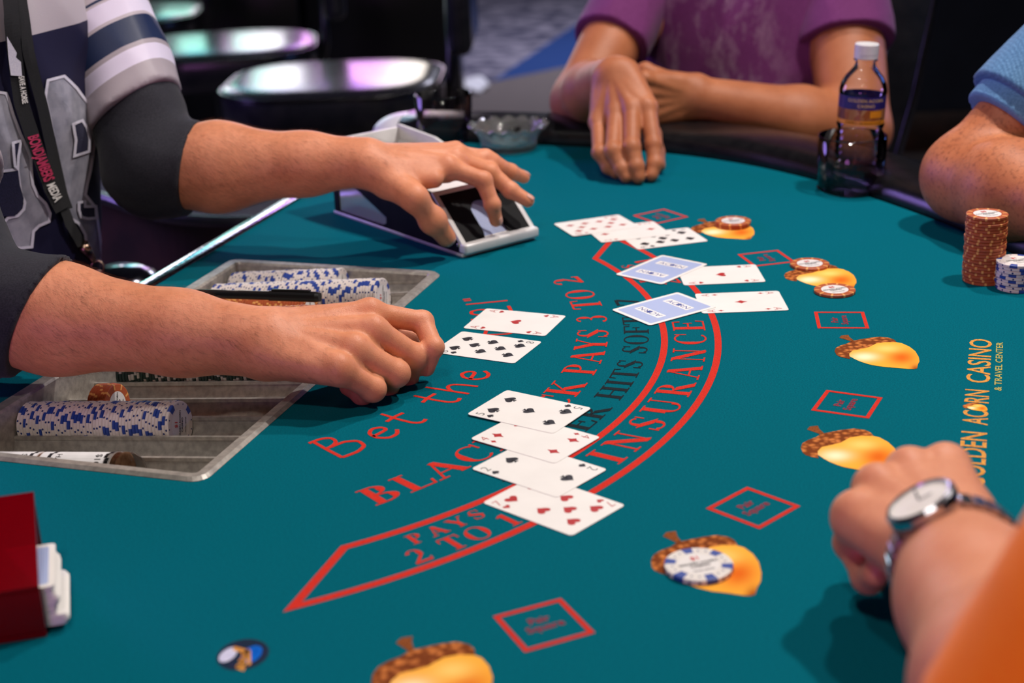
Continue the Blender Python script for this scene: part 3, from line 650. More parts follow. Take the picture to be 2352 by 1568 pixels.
felt_chip('white', 2338, 597, 9, 'white and blue chip below the top of the low stack beside the tall orange stack', 'low stack of white chips', 'topmost chip of the low white stack beside the tall orange stack')
felt_chip('white', 1603, 1293, 1, 'single large white chip with blue spots lying on the acorn near the watch hand', None, None, chip_mesh('chip_large', chip_material('chip_white_large', S(226, 220, 214), S(36, 66, 150), 6, 0.17, True), .0238, .0042), .0042, .0238)
# ================================================================ CARDS
CWD, CHG, CTH = 0.0635, 0.0889, 0.00032
def card_body():
    P = rr(-CWD/2, CWD/2, -CHG/2, CHG/2, .0035, 5); V, Fc = prism(P, 0, CTH)
    me = bpy.data.meshes.new('card_body'); me.from_pydata(V, [], Fc); me.materials.append(M['card_white']); return me
CB = card_body()
def heart(n=28):
    P = []
    for i in range(n):
        t = 2*math.pi*i/n; P.append((16*math.sin(t)**3/34, (13*math.cos(t)-5*math.cos(2*t)-2*math.cos(3*t)-math.cos(4*t)+2.5)/34))
    return P
def spade():
    P = [(-x*1.02, -y*1.0+.08) for x, y in heart()]
    return [P, [(-.055, -.05), (.055, -.05), (.075, -.32), (.20, -.50), (-.20, -.50), (-.075, -.32)]]
SUIT = {'h': [heart()], 'd': [[(0, .52), (.13, .22), (.36, 0), (.13, -.22), (0, -.52), (-.13, -.22), (-.36, 0), (-.13, .22)]], 's': spade()}
def suit_tris(s):
    return merge([tess([l]) for l in SUIT[s]])
PIP = {'A': [(0, 0)], '2': [(0, 3), (0, -3)], '4': [(-1, 3), (1, 3), (-1, -3), (1, -3)], '5': [(-1, 3), (1, 3), (-1, -3), (1, -3), (0, 0)],
       '7': [(-1, 3), (1, 3), (-1, 0), (1, 0), (-1, -3), (1, -3), (0, 1.5)], '8': [(-1, 3), (1, 3), (-1, 0), (1, 0), (-1, -3), (1, -3), (0, 1.5), (0, -1.5)],
       '9': [(-1, 3), (1, 3), (-1, 1), (1, 1), (-1, -1), (1, -1), (-1, -3), (1, -3), (0, 0)],
       '10': [(-1, 3), (1, 3), (-1, 1), (1, 1), (-1, -1), (1, -1), (-1, -3), (1, -3), (0, 2), (0, -2)]}
def card(x, y, ang, z, rank, suit, label, tilt=0.0, group=None):
    o = bpy.data.objects.new('playing_card', CB); COL.objects.link(o)
    # local +Y is the long way of the card: direction ang in plan
    o.matrix_world = Matrix.Translation((x, y, z+ZT)) @ Matrix.Rotation(ang-math.pi/2, 4, 'Z') @ Matrix.Rotation(tilt, 4, 'X')
    tag(o, label, 'playing card', group)
    zt = CTH+.00006
    if rank == 'back':
        V, Fc = prism(rr(-.0275, .0275, -.0402, .0402, .002, 3), CTH, zt); obj('back_pattern', V, Fc, M['back'], o)
        for s in (1, -1):
            V, Fc = prism(rr(-.0195, .0195, .013, .0245, .001, 2), zt, zt+.00003); obj('back_plaque', [(x_*s, y_*s, z_) for x_, y_, z_ in V], Fc, M['card_white'], o)
            Vf, Ff, wf = font_text('AC RN'); k = .033/wf; obj('back_lettering', [((x_-wf/2)*k*s, (.0152+y_*.0100)*s, zt+.00007) for x_, y_ in Vf], Ff, M['ink_blue'], o)
            P = [(x_*.0044+.0006, y_*.0075+.0188) for x_, y_ in disc2(0, 0, .55, .5, 14)]; obj('back_acorn', [(x_*s, y_*s, zt+.00007) for x_, y_ in P], [tuple(range(14))], M['ink_blue'], o)
        return o
    m = M['card_red'] if suit in 'hd' else M['card_black']
    sv, sf = suit_tris(suit); parts = []
    for px, py in PIP[rank]:
        sc_ = .0125 if rank != 'A' else .0135; fl = -1 if py < 0 else 1
        obj('pip', [(px*.0135+x_*sc_*fl, py*.0098+y_*sc_*fl, zt) for x_, y_ in sv], sf, m, o)
    Vf, Ff, wf = font_text(rank, -.012); parts = []
    for sx, sy in (((-1, 1), (1, -1)) if rank != 'A' else ((-1, 1), (1, -1), (1, 1), (-1, -1))):
        fl = 1 if sy > 0 else -1; cx, cy = -.0255*(1 if sx*fl < 0 else -1), .0370
        kx = min(.0125, .0100/wf); 
        obj('index_letter', [(fl*(cx+(x_-wf/2)*kx), fl*(cy+y_*.0125-.0070), zt) for x_, y_ in Vf], Ff, m, o)
        obj('index_pip', [(fl*(cx+x_*.0068), fl*(cy-.0128+y_*.0068), zt) for x_, y_ in sv], sf, m, o)
    return o
e = .0004
card(.0038, 1.4557, -.3871, e, 'A', 'h', 'ace of hearts lying beside the eight of spades below the knuckles')
card(-.0243, 1.3853, -.4624, e, '8', 's', 'eight of spades touching the fingertip of the dealing hand')
card(.0266, 1.0357, -.7463, e, '7', 'h', 'seven of hearts, bottom card of the overlapping four card hand')
card(.0175, 1.0984, -.7233, e*2, '2', 's', 'two of spades lying between the four of diamonds and seven of hearts')
card(.0162, 1.1593, -.6847, e*3, '4', 'd', 'four of diamonds lying between the five and two of spades')
card(.0127, 1.2167, -.5933, e*4, '5', 's', 'five of spades, top card of the overlapping four card hand')
card(.2402, 1.4902, -.0078, e, 'A', 'd', 'ace of diamonds under the corner of a face-down card')
card(.1588, 1.4781, .5778, e*2.2, 'back', '', 'face-down card with blue hatched back overlapping the ace of diamonds')
card(.2322, 1.5852, .013, e, 'A', 'h', 'ace of hearts partly under a face-down card, beside the single orange chip')
card(.1707, 1.6119, .8421, e*2.2, 'back', '', 'face-down card with blue hatched back overlapping an ace of hearts')
card(.1856, 1.7353, .2678, e, '9', 's', 'nine of spades, lowest of the three fanned cards')
card(.1462, 1.768, .2539, e*2, '2', 'd', 'two of diamonds in the middle of the three fanned cards')
card(.1099, 1.801, .3494, e*3, '10', 'd', 'ten of diamonds on top of the three fanned cards')
# ================================================================ DEALING SHOE
SB = np.array([-.2237, 1.9114, 0]); SF = np.array([-.0524, 1.6894, 0]); Ls = np.linalg.norm(SF-SB); ld = (SF-SB)/Ls; wdv = np.array([-ld[1], ld[0], 0]); Ws = .108
shoe = thing('dealing_shoe', 'black and white card dealing shoe under the reaching hand', 'dealing shoe')
shoe.matrix_world = Matrix.Translation((SB[0], SB[1], ZT)) @ Matrix((Vector(ld), Vector(wdv), Vector((0, 0, 1)))).transposed().to_4x4()
T_ = .004
def side_panel(y0, window):
    Ps = [(0, .003), (.2785, .003), (.2785, .010), (.221, .066), (.150, .078), (.085, .096), (.004, .1015), (0, .098)]
    Pw = [(.012, .007), (.112, .007), (.120, .010), (.121, .018), (.030, .052), (.018, .052), (.012, .046)]
    loops = [Ps]+([Pw] if window else [])
    V2, tr = tess(loops); n = len(V2)
    V = [(x, y0, z) for x, z in V2]+[(x, y0+T_, z) for x, z in V2]; Fc = [tuple(reversed(t)) for t in tr]+[tuple(i+n for i in t) for t in tr]
    k = 0
    for l in loops:
        m = len(l); Fc += [(k+i, k+(i+1) % m, n+k+(i+1) % m, n+k+i) for i in range(m)]; k += m
    bm = bmesh.new(); me = bpy.data.meshes.new('x'); me.from_pydata(V, [], Fc); bm.from_mesh(me); bmesh.ops.recalc_face_normals(bm, faces=bm.faces[:]); return bm, Pw
bm, Pw = side_panel(0, True); bm_obj('side_panel', bm, M['shoe_black'], shoe)
bm, _ = side_panel(Ws-T_, False); bm_obj('side_panel', bm, M['white_plastic'], shoe)
V, Fc = prism([(x, z) for x, z in Pw], .0012, .0028); obj('side_window', [(x, y, z) for x, z, y in V], Fc, mat('window_acrylic', S(190, 186, 180), .12, Transmission_Weight=.35), shoe)
bevel_box('base', (-.002, -.001, 0), (.2795, Ws+.001, .004), M['white_plastic'], shoe, .001)
bevel_box('back_panel', (0, T_, .003), (.005, Ws-T_, .098), M['white_plastic'], shoe, .001)
bevel_box('inner_liner', (.005, Ws-T_-.003, .004), (.215, Ws-T_, .082), M['white_plastic'], shoe, .001)
if True:                                      # cards left inside the shoe
    V = [(.03, T_+.004, .004), (.215, T_+.004, .004), (.2, T_+.004, .055), (.075, T_+.004, .06)]; V = V+[(x, Ws-T_-.005, z) for x, _, z in V]
    obj('card_pack', V, [(3, 2, 1, 0), (4, 5, 6, 7), (0, 1, 5, 4), (1, 2, 6, 5), (2, 3, 7, 6), (3, 0, 4, 7)], M['card_white'], shoe)
# sloping face plate with thumb opening
A0 = np.array([.2785, 0, .012]); U_ = np.array([.221-.2785, 0, .066-.012]); UL = np.linalg.norm(U_); U_ /= UL; Nn = np.array([-U_[2]*-1, 0, -U_[0]*-1]); Nn = np.array([U_[2], 0, -U_[0]])
def fp(y, s, h=0.0): return A0+U_*s+np.array([0, y, 0])+Nn*h
def plate(name, loops, h0, h1, m):
    V2, tr = tess(loops); n = len(V2); V = [fp(y, s, h0) for y, s in V2]+[fp(y, s, h1) for y, s in V2]; Fc = [tuple(t) for t in tr]+[tuple(i+n for i in reversed(t)) for t in tr]; k = 0
    for l in loops:
        mm = len(l); Fc += [(k+i, k+(i+1) % mm, n+k+(i+1) % mm, n+k+i) for i in range(mm)]; k += mm
    me = bpy.data.meshes.new(name); me.from_pydata([tuple(v) for v in V], [], Fc); b2 = bmesh.new(); b2.from_mesh(me); bmesh.ops.recalc_face_normals(b2, faces=b2.faces[:]); bpy.data.meshes.remove(me)
    return bm_obj(name, b2, m, shoe)
cw = Ws/2; ow = .0165
opening = [(cw-ow-.012, .0), (cw-ow-.003, .004), (cw-ow, .012)]+[(cw-ow*math.cos(t*math.pi/10), .040+ow*math.sin(t*math.pi/10)) for t in range(11)]+[(cw+ow, .012), (cw+ow+.003, .004), (cw+ow+.012, .0)]
blackp = [(.006, .0), ]+opening+[(Ws-.006, .0), (Ws-.006, UL-.006), (.006, UL-.006)]
plate('face_plate', [blackp], .0005, .0025, M['shoe_black'])
plate('face_frame', [[(0, 0), (.006, 0), (.006, UL-.006), (Ws-.006, UL-.006), (Ws-.006, 0), (Ws, 0), (Ws, UL), (0, UL)]], -.002, .003, M['white_plastic'])
plate('front_card', [[(.010, .001), (Ws-.010, .001), (Ws-.010, UL-.01), (.010, UL-.01)]], -.0016, -.0010, M['card_white'])
plate('front_card_pattern', [[(.016, .008), (Ws-.016, .008), (Ws-.016, UL-.012), (.016, UL-.012)]], -.0010, -.0008, M['back'])
bm = bmesh.new(); bmesh.ops.create_cube(bm, size=1)
for v in bm.verts: v.co = Vector((.272 if v.co.x < 0 else .2875, -.001 if v.co.y < 0 else Ws+.001, .004 if v.co.z < 0 else .0165))
bmesh.ops.bevel(bm, geom=bm.edges[:], offset=.003, segments=3, profile=.5, affect='EDGES'); bm_obj('front_lip', bm, M['white_plastic'], shoe, None, True)
bevel_box('hinge_screw', (.270, -.002, .012), (.274, .001, .016), M['steel'], shoe, .0008)
# ================================================================ TUMBLERS, BOTTLE, ASHTRAY
def tumbler(pos, label):
    t = thing('tumbler', label, 'glass', pos, 0, 'smoked tumblers')
    R0, R1, Hh, w = .0425, .0445, .074, .003
    V, Fc = lathe([(0, .0002), (R0-.003, .0002), (R0, .003), (R1, Hh-.001), (R1-w*.5, Hh), (R1-w, Hh-.002)], 48)
    obj('glass_body', V, Fc, M['smoke_glass'], t, smooth=True)
    V, Fc = tube([(R0*1.005*math.cos(k*math.pi/24), R0*1.005*math.sin(k*math.pi/24), .0045) for k in range(48)], .0011, 8, closed=True); obj('base_ring', V, Fc, M['smoke_glass'], t, smooth=True)
    return t
tumbler(PZ(1023, 322, 0), 'empty smoked tumbler standing beside the glass ashtray')
tb = tuple(PZ(1953, 436, 0)); tumbler(tb, 'smoked tumbler holding the water bottle')
bot = thing('water_bottle', 'clear plastic water bottle with white cap and blue label standing in a tumbler', 'bottle', (tb[0]+.006, tb[1], .0096)); bot.rotation_euler = (0, math.radians(2.5), 0); bot.scale = (1, 1, .885)
bp = [(0, .002), (.022, .0005), (.0275, .003), (.0295, .008)]
for i in range(7): z = .012+i*.0105; bp += [(.0300, z), (.0304, z+.003), (.0284, z+.0065), (.0286, z+.0075)]
bp += [(.0304, .088), (.0304, .091), (.0296, .092), (.0296, .133), (.0304, .134), (.0303, .139), (.0285, .148), (.0240, .158), (.0180, .166), (.0140, .172), (.0125, .177), (.0125, .180), (.0150, .181), (.0150, .183), (.0122, .184), (.0122, .194)]
V, Fc = lathe(bp, 40); Vb = V; ob = obj('bottle_body', V, Fc, M['bottle_plastic'], bot, smooth=True)
wp = [(0, .004)]+[(r-.0012, z+.001) for r, z in bp[2:] if z < .086]+[(.0288, .0868), (0, .0868)]
V, Fc = lathe(wp, 40); obj('water', V, Fc, M['water'], bot, smooth=True)
V, Fc = lathe([(.0128, .183), (.0150, .184), (.0150, .189), (.0146, .1895), (.0152, .190), (.0152, .2035), (.0142, .2050), (0, .2052)], 40); capo = obj('cap', V, Fc, M['white_plastic'], bot, smooth=False)
M['lab_blue'] = noise_col(mat('label_blue', (0.03, 0.03, 0.2), .35), S(34, 26, 90), S(50, 40, 120), 40); M['lab_orange'] = noise_col(mat('label_orange', (0.8, .4, .05), .35), S(216, 130, 20), S(232, 150, 36), 40); M['lab_gold'] = noise_col(mat('label_gold', (0.8, .6, .3), .35), S(226, 186, 110), S(236, 200, 130), 40)
def pic():
    m = mat('label_picture', (.4, .3, .2), .35); N, L, b = nodes(m); tc = N.new('ShaderNodeTexCoord'); mp = N.new('ShaderNodeMapping'); mp.inputs['Scale'].default_value = (1, 1, .6); L.new(tc.outputs['Object'], mp.inputs[0])
    vo = N.new('ShaderNodeTexVoronoi'); vo.inputs['Scale'].default_value = 130; L.new(mp.outputs[0], vo.inputs['Vector']); cr = N.new('ShaderNodeValToRGB'); e_ = cr.color_ramp.elements
    e_[0].color = (*S(30, 22, 24), 1); e_[1].color = (*S(190, 150, 100), 1); x_ = e_.new(.5); x_.color = (*S(150, 80, 36), 1); L.new(vo.outputs['Color'], cr.inputs[0]); L.new(cr.outputs[0], b.inputs['Base Color']); return m
M['lab_pic'] = pic(); LR = .0300
def band(name, z0, z1, m, R=LR, a0=0, a1=360, n=48):
    V = []; Fc = []
    for k in range(n+1):
        a = math.radians(a0+(a1-a0)*k/n); V += [(R*math.cos(a), R*math.sin(a), z0), (R*math.cos(a), R*math.sin(a), z1)]
    for k in range(n): Fc.append((2*k, 2*k+2, 2*k+3, 2*k+1))
    return obj(name, V, Fc, m, bot, smooth=True)
band('label', .0925, .0985, M['lab_orange']); band('label', .0985, .1145, M['lab_pic']); band('label', .1145, .1330, M['lab_blue'])
band('label_building', .1030, .1125, M['lab_orange'], LR+.0001, -82, -48, 12)
Vr, Fr = [], []
for a, z in ((-87, .1125), (-43, .1125), (-65, .1165)): Vr.append(((LR+.0001)*math.cos(math.radians(a)), (LR+.0001)*math.sin(math.radians(a)), z))
obj('label_building', Vr, [(0, 1, 2)], M['lab_orange'], bot)
for txt, z, s, m in (('GOLDEN ACORN', .1255, .0062, M['lab_gold']), ('CASINO', .1180, .0062, M['lab_gold']), ('PURIFIED DRINKING WATER', .0940, .0040, M['dark_wood'])):
    Vf, Ff, wf = font_text(txt); obj('label_lettering', [((LR+.00015)*math.cos(-1.62+(x-wf/2)*s/LR), (LR+.00015)*math.sin(-1.62+(x-wf/2)*s/LR), z+y*s) for x, y in Vf], Ff, m, bot)
ash = thing('ashtray', 'clear cut glass ashtray with scalloped rim on the felt', 'ashtray', PZ(1170, 341, 0))
n = 96; prof = [(0, .0005), (.040, .0005), (.043, .003), (.043, .012), (.044, .018), (.050, .026), (.058, .034), (.060, .0365), (.057, .0375), (.048, .031), (.038, .022), (.034, .010), (.031, .008), (0, .008)]
V, Fc = lathe(prof, n); V = [(x*(1+f), y*(1+f), z+ (0.0022*math.cos(16*math.atan2(y, x)) if z > .025 else 0)) for x, y, z in V for f in [(.028*math.cos(16*math.atan2(y, x)) if z > .015 else .01*math.cos(32*math.atan2(y, x)) if (.002 < z < .015 and math.hypot(x, y) > .04) else 0)]]
obj('ashtray_bowl', V, Fc, M['clear_glass'], ash, smooth=True)
# ================================================================ DISCARD HOLDER
h = thing('discard_holder', 'dark red acrylic discard holder at the edge of the felt', 'card holder')
c = PZ(108, 1462); fx = PZ(0, 1480)-c; fx[2] = 0; fx /= np.linalg.norm(fx); fx = -fx; fy = np.array([-fx[1], fx[0], 0])
h.matrix_world = Matrix.Translation((c[0], c[1], ZT)) @ Matrix((Vector(fx), Vector(fy), Vector((0, 0, 1)))).transposed().to_4x4()
Wd, Dp, Hd = .105, .078, .036
bevel_box('base', (-Wd, 0, 0), (0, Dp, .004), M['red_acrylic'], h, .0006)
bevel_box('front_wall', (-Wd, 0, .004), (0, .004, Hd), M['red_acrylic'], h, .0006)
V = [(-Wd, Dp-.004, .004), (0, Dp-.004, .004), (-.0, Dp-.004, .066), (-Wd, Dp-.004, .066)]; V += [(x, y+.004, z) for x, y, z in V]; obj('back_wall', V, [(3, 2, 1, 0), (4, 5, 6, 7), (0, 1, 5, 4), (1, 2, 6, 5), (2, 3, 7, 6), (3, 0, 4, 7)], M['red_acrylic'], h)
V = [(-Wd, .0, Hd-.002), (0, .0, Hd-.002), (0, Dp, .066), (-Wd, Dp, .066)]; V += [(x, y, z+.004) for x, y, z in V]; obj('lid', V, [(3, 2, 1, 0), (4, 5, 6, 7), (0, 1, 5, 4), (1, 2, 6, 5), (2, 3, 7, 6), (3, 0, 4, 7)], M['red_acrylic'], h)
bevel_box('side_wall', (-Wd, .004, .004), (-Wd+.004, Dp-.004, Hd), M['red_acrylic'], h, .0006)
rot = Matrix((Vector(fx), Vector(fy), Vector((0, 0, 1)))).transposed().to_4x4()
for i in range(60):                            # discarded cards, one object each
    o = bpy.data.objects.new('playing_card', CB); COL.objects.link(o)
    sx = .0015*math.sin(i*.21)+random.uniform(-.0005, .0005)+(.004 if i < 16 else 0)
    p = c+fx*(-CHG/2+.010+sx)+fy*(.005+CWD/2+random.uniform(0, .001))
    o.matrix_world = Matrix.Translation((p[0], p[1], ZT+.0042+i*.00049)) @ rot @ Matrix.Rotation(-math.pi/2, 4, 'Z') @ Matrix.Diagonal((1, 1, 1.45, 1))
    tag(o, 'white-edged card below the top of the discard pile in the red holder', 'playing card', 'discarded cards in the red holder')
    if i == 59:
        o['label'] = 'topmost discarded card with blue hatched back sticking out of the red holder'
        V, Fc = prism(rr(-.0275, .0275, -.0402, .0402, .002, 3), CTH, CTH+.00006); obj('back_pattern', V, Fc, M['back'], o)
# ================================================================ STOOLS AND CHAIRS BEHIND
M['seat_vinyl'] = noise_col(mat('seat_vinyl', (0.012, 0.012, 0.014), 0.24, spec=0.6), (0.008, 0.009, 0.012), (0.014, 0.014, 0.017), 30, 3, 0.05, 60)
def rrect(L, W, R, n=7):
    P = []
    for cx, cy, s0 in ((L/2-R, W/2-R, 0), (-L/2+R, W/2-R, 90), (-L/2+R, -W/2+R, 180), (L/2-R, -W/2+R, 270)):
        P += [(cx+R*math.cos(math.radians(s0+90*i/n)), cy+R*math.sin(math.radians(s0+90*i/n))) for i in range(n+1)]
    return P
def stadium(L, R, n=14):
    return [(L/2-R+R*math.cos(t), R*math.sin(t)) for t in np.linspace(-math.pi/2, math.pi/2, n)]+[(-L/2+R+R*math.cos(t), R*math.sin(t)) for t in np.linspace(math.pi/2, 3*math.pi/2, n)]
def pad(L, R, T, name, m, parent, dome=.010, W=None):
    base = rrect(L, W, R) if W else stadium(L, R); V = []; Fc = []; n = len(base)
    rings = [(0.94, 0), (1.0, .012), (1.0, T-.016), (.985, T-.006), (.94, T), (.75, T+dome*.6), (.4, T+dome), (.02, T+dome)]
    for s, z in rings:
        for x, y in base: V.append((x*(1-(1-s)*(.6 if s > .5 else 1)), y*(1-(1-s)*(.8 if s > .5 else 1)), z))
    for j in range(len(rings)-1):
        for k in range(n): Fc.append((j*n+k, j*n+(k+1) % n, (j+1)*n+(k+1) % n, (j+1)*n+k))
    Fc += [tuple(range(n))[::-1], tuple((len(rings)-1)*n+k for k in range(n))]
    return obj(name, V, Fc, m, parent, smooth=True)
def stool(pos, rz, label, L=.50, zs=-.12):
    t = thing('casino_stool', label, 'stool', (pos[0], pos[1], -ZT), rz, 'swivel stools behind the dealer'); z0 = ZT+zs
    T = .095
    s = pad(L, .17, T, 'seat', M['seat_vinyl'], t, W=.50); s.location.z = z0-T-.008
    pth = [(x*1.0, y*1.0, z0-.016) for x, y in rrect(L*1.004, .502, .171, 9)]
    V, Fc = tube(pth, .0045, 8, closed=True); obj('piping', V, Fc, M['black_vinyl'], s, loc=(0, 0, -(z0-T-.008)), smooth=True)
    V, Fc = lathe([(0, 0), (.21, 0), (.22, .012), (.20, .03), (.05, .045), (.035, .06), (.035, z0-T-.02), (.10, z0-T-.008), (0, z0-T-.008)], 32); obj('pedestal', V, Fc, M['black_plastic'], t, smooth=True)
    for yy in (-.05, .05):
        V, Fc = tube([(L*.42, yy, z0-T), (L*.52, yy, z0-T), (L*.55, yy, z0-.02), (L*.56, yy, z0+.20)], .011, 10); obj('back_support', V, Fc, M['black_plastic'], t, smooth=True)
    b = bevel_box('backrest', (L*.56, -.19, z0+.06), (L*.56+.055, .19, z0+.46), M['seat_vinyl'], t, .022, 4)
    return t
p1 = PZ(768, 168, -.12); stool(p1, -.04, 'black vinyl casino stool next to the patterned carpet, seat mirroring two bright screens', .52)
p2 = PZ(510, 92, -.12); stool(p2, .12, 'black vinyl casino stool behind the striped sleeve, seat mirroring one wide bright screen', .52)
p3 = PZ(280, 22, -.12); stool(p3, .05, 'dark casino stool behind the jersey shoulder, seat unlit', .50)
# ================================================================ PEOPLE: implicit bodies meshed with surface nets
class Field:
    def __init__(s): s.groups = []; s.cuts = []; s.disp = None
    def group(s, prims, k_in=.01, k_out=.01): s.groups.append((prims, k_in, k_out)); return s
    def __call__(s, P):
        if len(P) > 6000: return np.concatenate([s(c) for c in np.array_split(P, len(P)//4096+1)])
        d = np.full(len(P), 9.0, np.float32); lo = P.min(0); hi = P.max(0)
        for prims, ki, ko in s.groups:
            g = None
            for q in prims:
                ql, qh = prim_box(q)
                if (np.maximum(np.maximum(ql-hi, lo-qh), 0)**2).sum() > .0036: continue
                e = prim_d(q, P)
                g = e if g is None else smin(g, e, ki)
            if g is not None: d = smin(d, g, ko)
        if s.disp is not None: d = d+s.disp(P)
        for n, o, k in s.cuts: d = -smin(-d, -((P-np.float32(o))@np.float32(n)), k)
        return d
def prim_box(q):
    if q[0] == 'c': return np.minimum(q[1]-q[3], q[2]-q[4]), np.maximum(q[1]+q[3], q[2]+q[4])
    r = q[3].max(); return q[1]-r, q[1]+r
def smin(a, b, k):
    h = np.clip(0.5+0.5*(b-a)/k, 0, 1); return b+(a-b)*h-k*h*(1-h)
def prim_d(q, P):
    if q[0] == 'c':
        _, a, b, r0, r1 = q; a = np.float32(a); ba = np.float32(b)-a; L2 = float(ba@ba)+1e-12
        pa = P-a; t = np.clip((pa@ba)/L2, 0, 1); dd = pa-t[:, None]*ba
        return np.sqrt((dd*dd).sum(1))-(r0+(r1-r0)*t)
    _, c, Rm, rad = q                          # ellipsoid: centre, 3x3 rows = axes, radii
    p = (P-np.float32(c))@np.float32(Rm).T; k0 = np.sqrt(((p/np.float32(rad))**2).sum(1)); k1 = np.sqrt(((p/np.float32(rad)**2)**2).sum(1))+1e-6
    return k0*(k0-1)/k1
def cone(a, b, r0, r1): return ('c', np.array(a, float), np.array(b, float), r0, r1)
def ell(c, rad, zax=(0, 0, 1), xax=(1, 0, 0)):
    z = np.array(zax, float); z /= np.linalg.norm(z); x = np.array(xax, float); x = x-z*(x@z); x /= np.linalg.norm(x); y = np.cross(z, x)
    return ('e', np.array(c, float), np.array([x, y, z]), np.array(rad, float))
def mesh_field(F, lo, hi, h):
    lo = np.array(lo, float); n0 = 8; H = h*n0
    n = np.ceil((np.array(hi)-lo)/H).astype(int)
    C = np.stack(np.meshgrid(*[np.arange(k) for k in n], indexing='ij'), -1).reshape(-1, 3)
    size = n0
    while True:
        cen = (lo+(C+.5)*size*h).astype(np.float32); d = np.concatenate([F(c) for c in np.array_split(cen, max(1, len(cen)//200000))])
        C = C[np.abs(d) < size*h*1.05+.0015]
        if size == 1: break
        off = np.array([(i, j, k) for i in (0, 1) for j in (0, 1) for k in (0, 1)]); C = (C[:, None]*2+off).reshape(-1, 3); size //= 2
    D = (n*n0+3); key = lambda A: (A[..., 0]*D[1]+A[..., 1])*D[2]+A[..., 2]
    off = np.array([(i, j, k) for i in (0, 1) for j in (0, 1) for k in (0, 1)])
    cor = C[:, None]+off; ck = key(cor); uk, inv = np.unique(ck.ravel(), return_inverse=True); inv = inv.reshape(ck.shape)
    ux = np.stack([uk//(D[1]*D[2]), (uk//D[2]) % D[1], uk % D[2]], -1); P = (lo+ux*h).astype(np.float32)
    val = np.concatenate([F(c) for c in np.array_split(P, max(1, len(P)//200000))]); v8 = val[inv]
    act = (v8.min(1) < 0) & (v8.max(1) >= 0); C = C[act]; v8 = v8[act]; cor = cor[act]
    edges = [(0, 1), (2, 3), (4, 5), (6, 7), (0, 2), (1, 3), (4, 6), (5, 7), (0, 4), (1, 5), (2, 6), (3, 7)]
    acc = np.zeros((len(C), 3)); cnt = np.zeros(len(C))
    for a, b in edges:
        va, vb = v8[:, a], v8[:, b]; m = (va < 0) != (vb < 0); t = np.where(m, va/(va-vb+1e-12), 0)
        p = off[a]+(off[b]-off[a])*t[:, None]; acc += np.where(m[:, None], p, 0); cnt += m
    V = lo+(C+acc/cnt[:, None])*h
    kC = key(C); order = np.argsort(kC); ks = kC[order]
    def find(A):
        q = key(A); i = np.clip(np.searchsorted(ks, q), 0, len(ks)-1); ok = ks[i] == q; return np.where(ok, order[i], -1)
    Fc = []
    for ax, (e0, e1) in enumerate(((0, 4), (0, 2), (0, 1))):
        va, vb = v8[:, e0], v8[:, e1]; m = (va < 0) != (vb < 0); B = C[m]; sgn = va[m] < 0
        o1, o2 = [np.eye(3, dtype=int)[(ax+k) % 3] for k in (1, 2)]
        q = np.stack([find(B), find(B-o1), find(B-o1-o2), find(B-o2)], 1); ok = (q >= 0).all(1); q = q[ok]; sgn = sgn[ok]
        q[~sgn] = q[~sgn][:, ::-1]; Fc.append(q)
    Fc = np.concatenate(Fc)
    # relax, then project back on the surface
    for it in range(2):
        ii = np.concatenate([Fc[:, i] for i in range(4)]*2); jj = np.concatenate([Fc[:, (i+1) % 4] for i in range(4)]+[Fc[:, i-1] for i in range(4)])
        c = np.bincount(ii, minlength=len(V)); A = np.stack([np.bincount(ii, V[jj, k], len(V)) for k in range(3)], 1)
        V = V*.45+.55*A/np.maximum(c, 1)[:, None]
        P = V.astype(np.float32); d = F(P); e = .0006; G = np.stack([F(P+np.float32(np.eye(3)[i]*e))-d for i in range(3)], 1)/e
        g2 = np.maximum((G*G).sum(1), .2); V = V-np.clip(d/g2, -h, h)[:, None]*G
    return V, Fc
def fast_mesh(name, V, Fc, m, parent=None):
    me = bpy.data.meshes.new(name); me.vertices.add(len(V)); me.vertices.foreach_set('co', np.asarray(V, np.float32).ravel())
    me.loops.add(4*len(Fc)); me.loops.foreach_set('vertex_index', np.asarray(Fc, np.int32).ravel()); me.polygons.add(len(Fc)); me.polygons.foreach_set('loop_start', np.arange(0, 4*len(Fc), 4, dtype=np.int32))
    me.update(calc_edges=True); me.validate()
    return mesh_obj(name, me, m, parent, smooth=True)
def folds(amp, freq, seed, anis=(1, 1, 1)):
    r = np.random.default_rng(seed); W = [(r.normal(size=3)*np.array(anis), r.uniform(0, 6.28), r.uniform(.6, 1.7)) for _ in range(7)]
    def f(P):
        s = np.zeros(len(P), np.float32)
        for i, (w, ph, fr) in enumerate(W):
            w = w/np.linalg.norm(w)*freq*fr; ph2 = .8*np.sin(P@np.float32(W[i-1][0]*freq*.35)+ph*1.7)
            s += (1-np.abs(np.sin(P@np.float32(w)+ph+ph2)))*np.float32(1/(1+.35*i))
        return -amp*(s/2.2-.8)
    return f
def chain(P0, pts):                           # joints from pixels and bone lengths; sign picks the bend towards (-1) or away from (+1) the lens
    out = [np.array(P0, float)]
    for px, py, L, sg in pts:
        Q = out[-1]-CO; d = ray(px, py); b = d@Q; disc = L*L-(Q@Q-b*b); s = b+sg*math.sqrt(max(0, disc)); out.append(CO+d*s)
    return out
def finger(F, pts, r, k_out=.005):
    rr_ = [r*1.12, r*1.04, r*.93, r*.80]; prims = []
    for i in range(3): prims.append(cone(pts[i], pts[i+1], rr_[i], rr_[i+1]*.98))
    for i in (1, 2): prims.append(cone(pts[i], pts[i], rr_[i]*1.05, rr_[i]*1.05))
    F.group(prims, .0035, k_out)
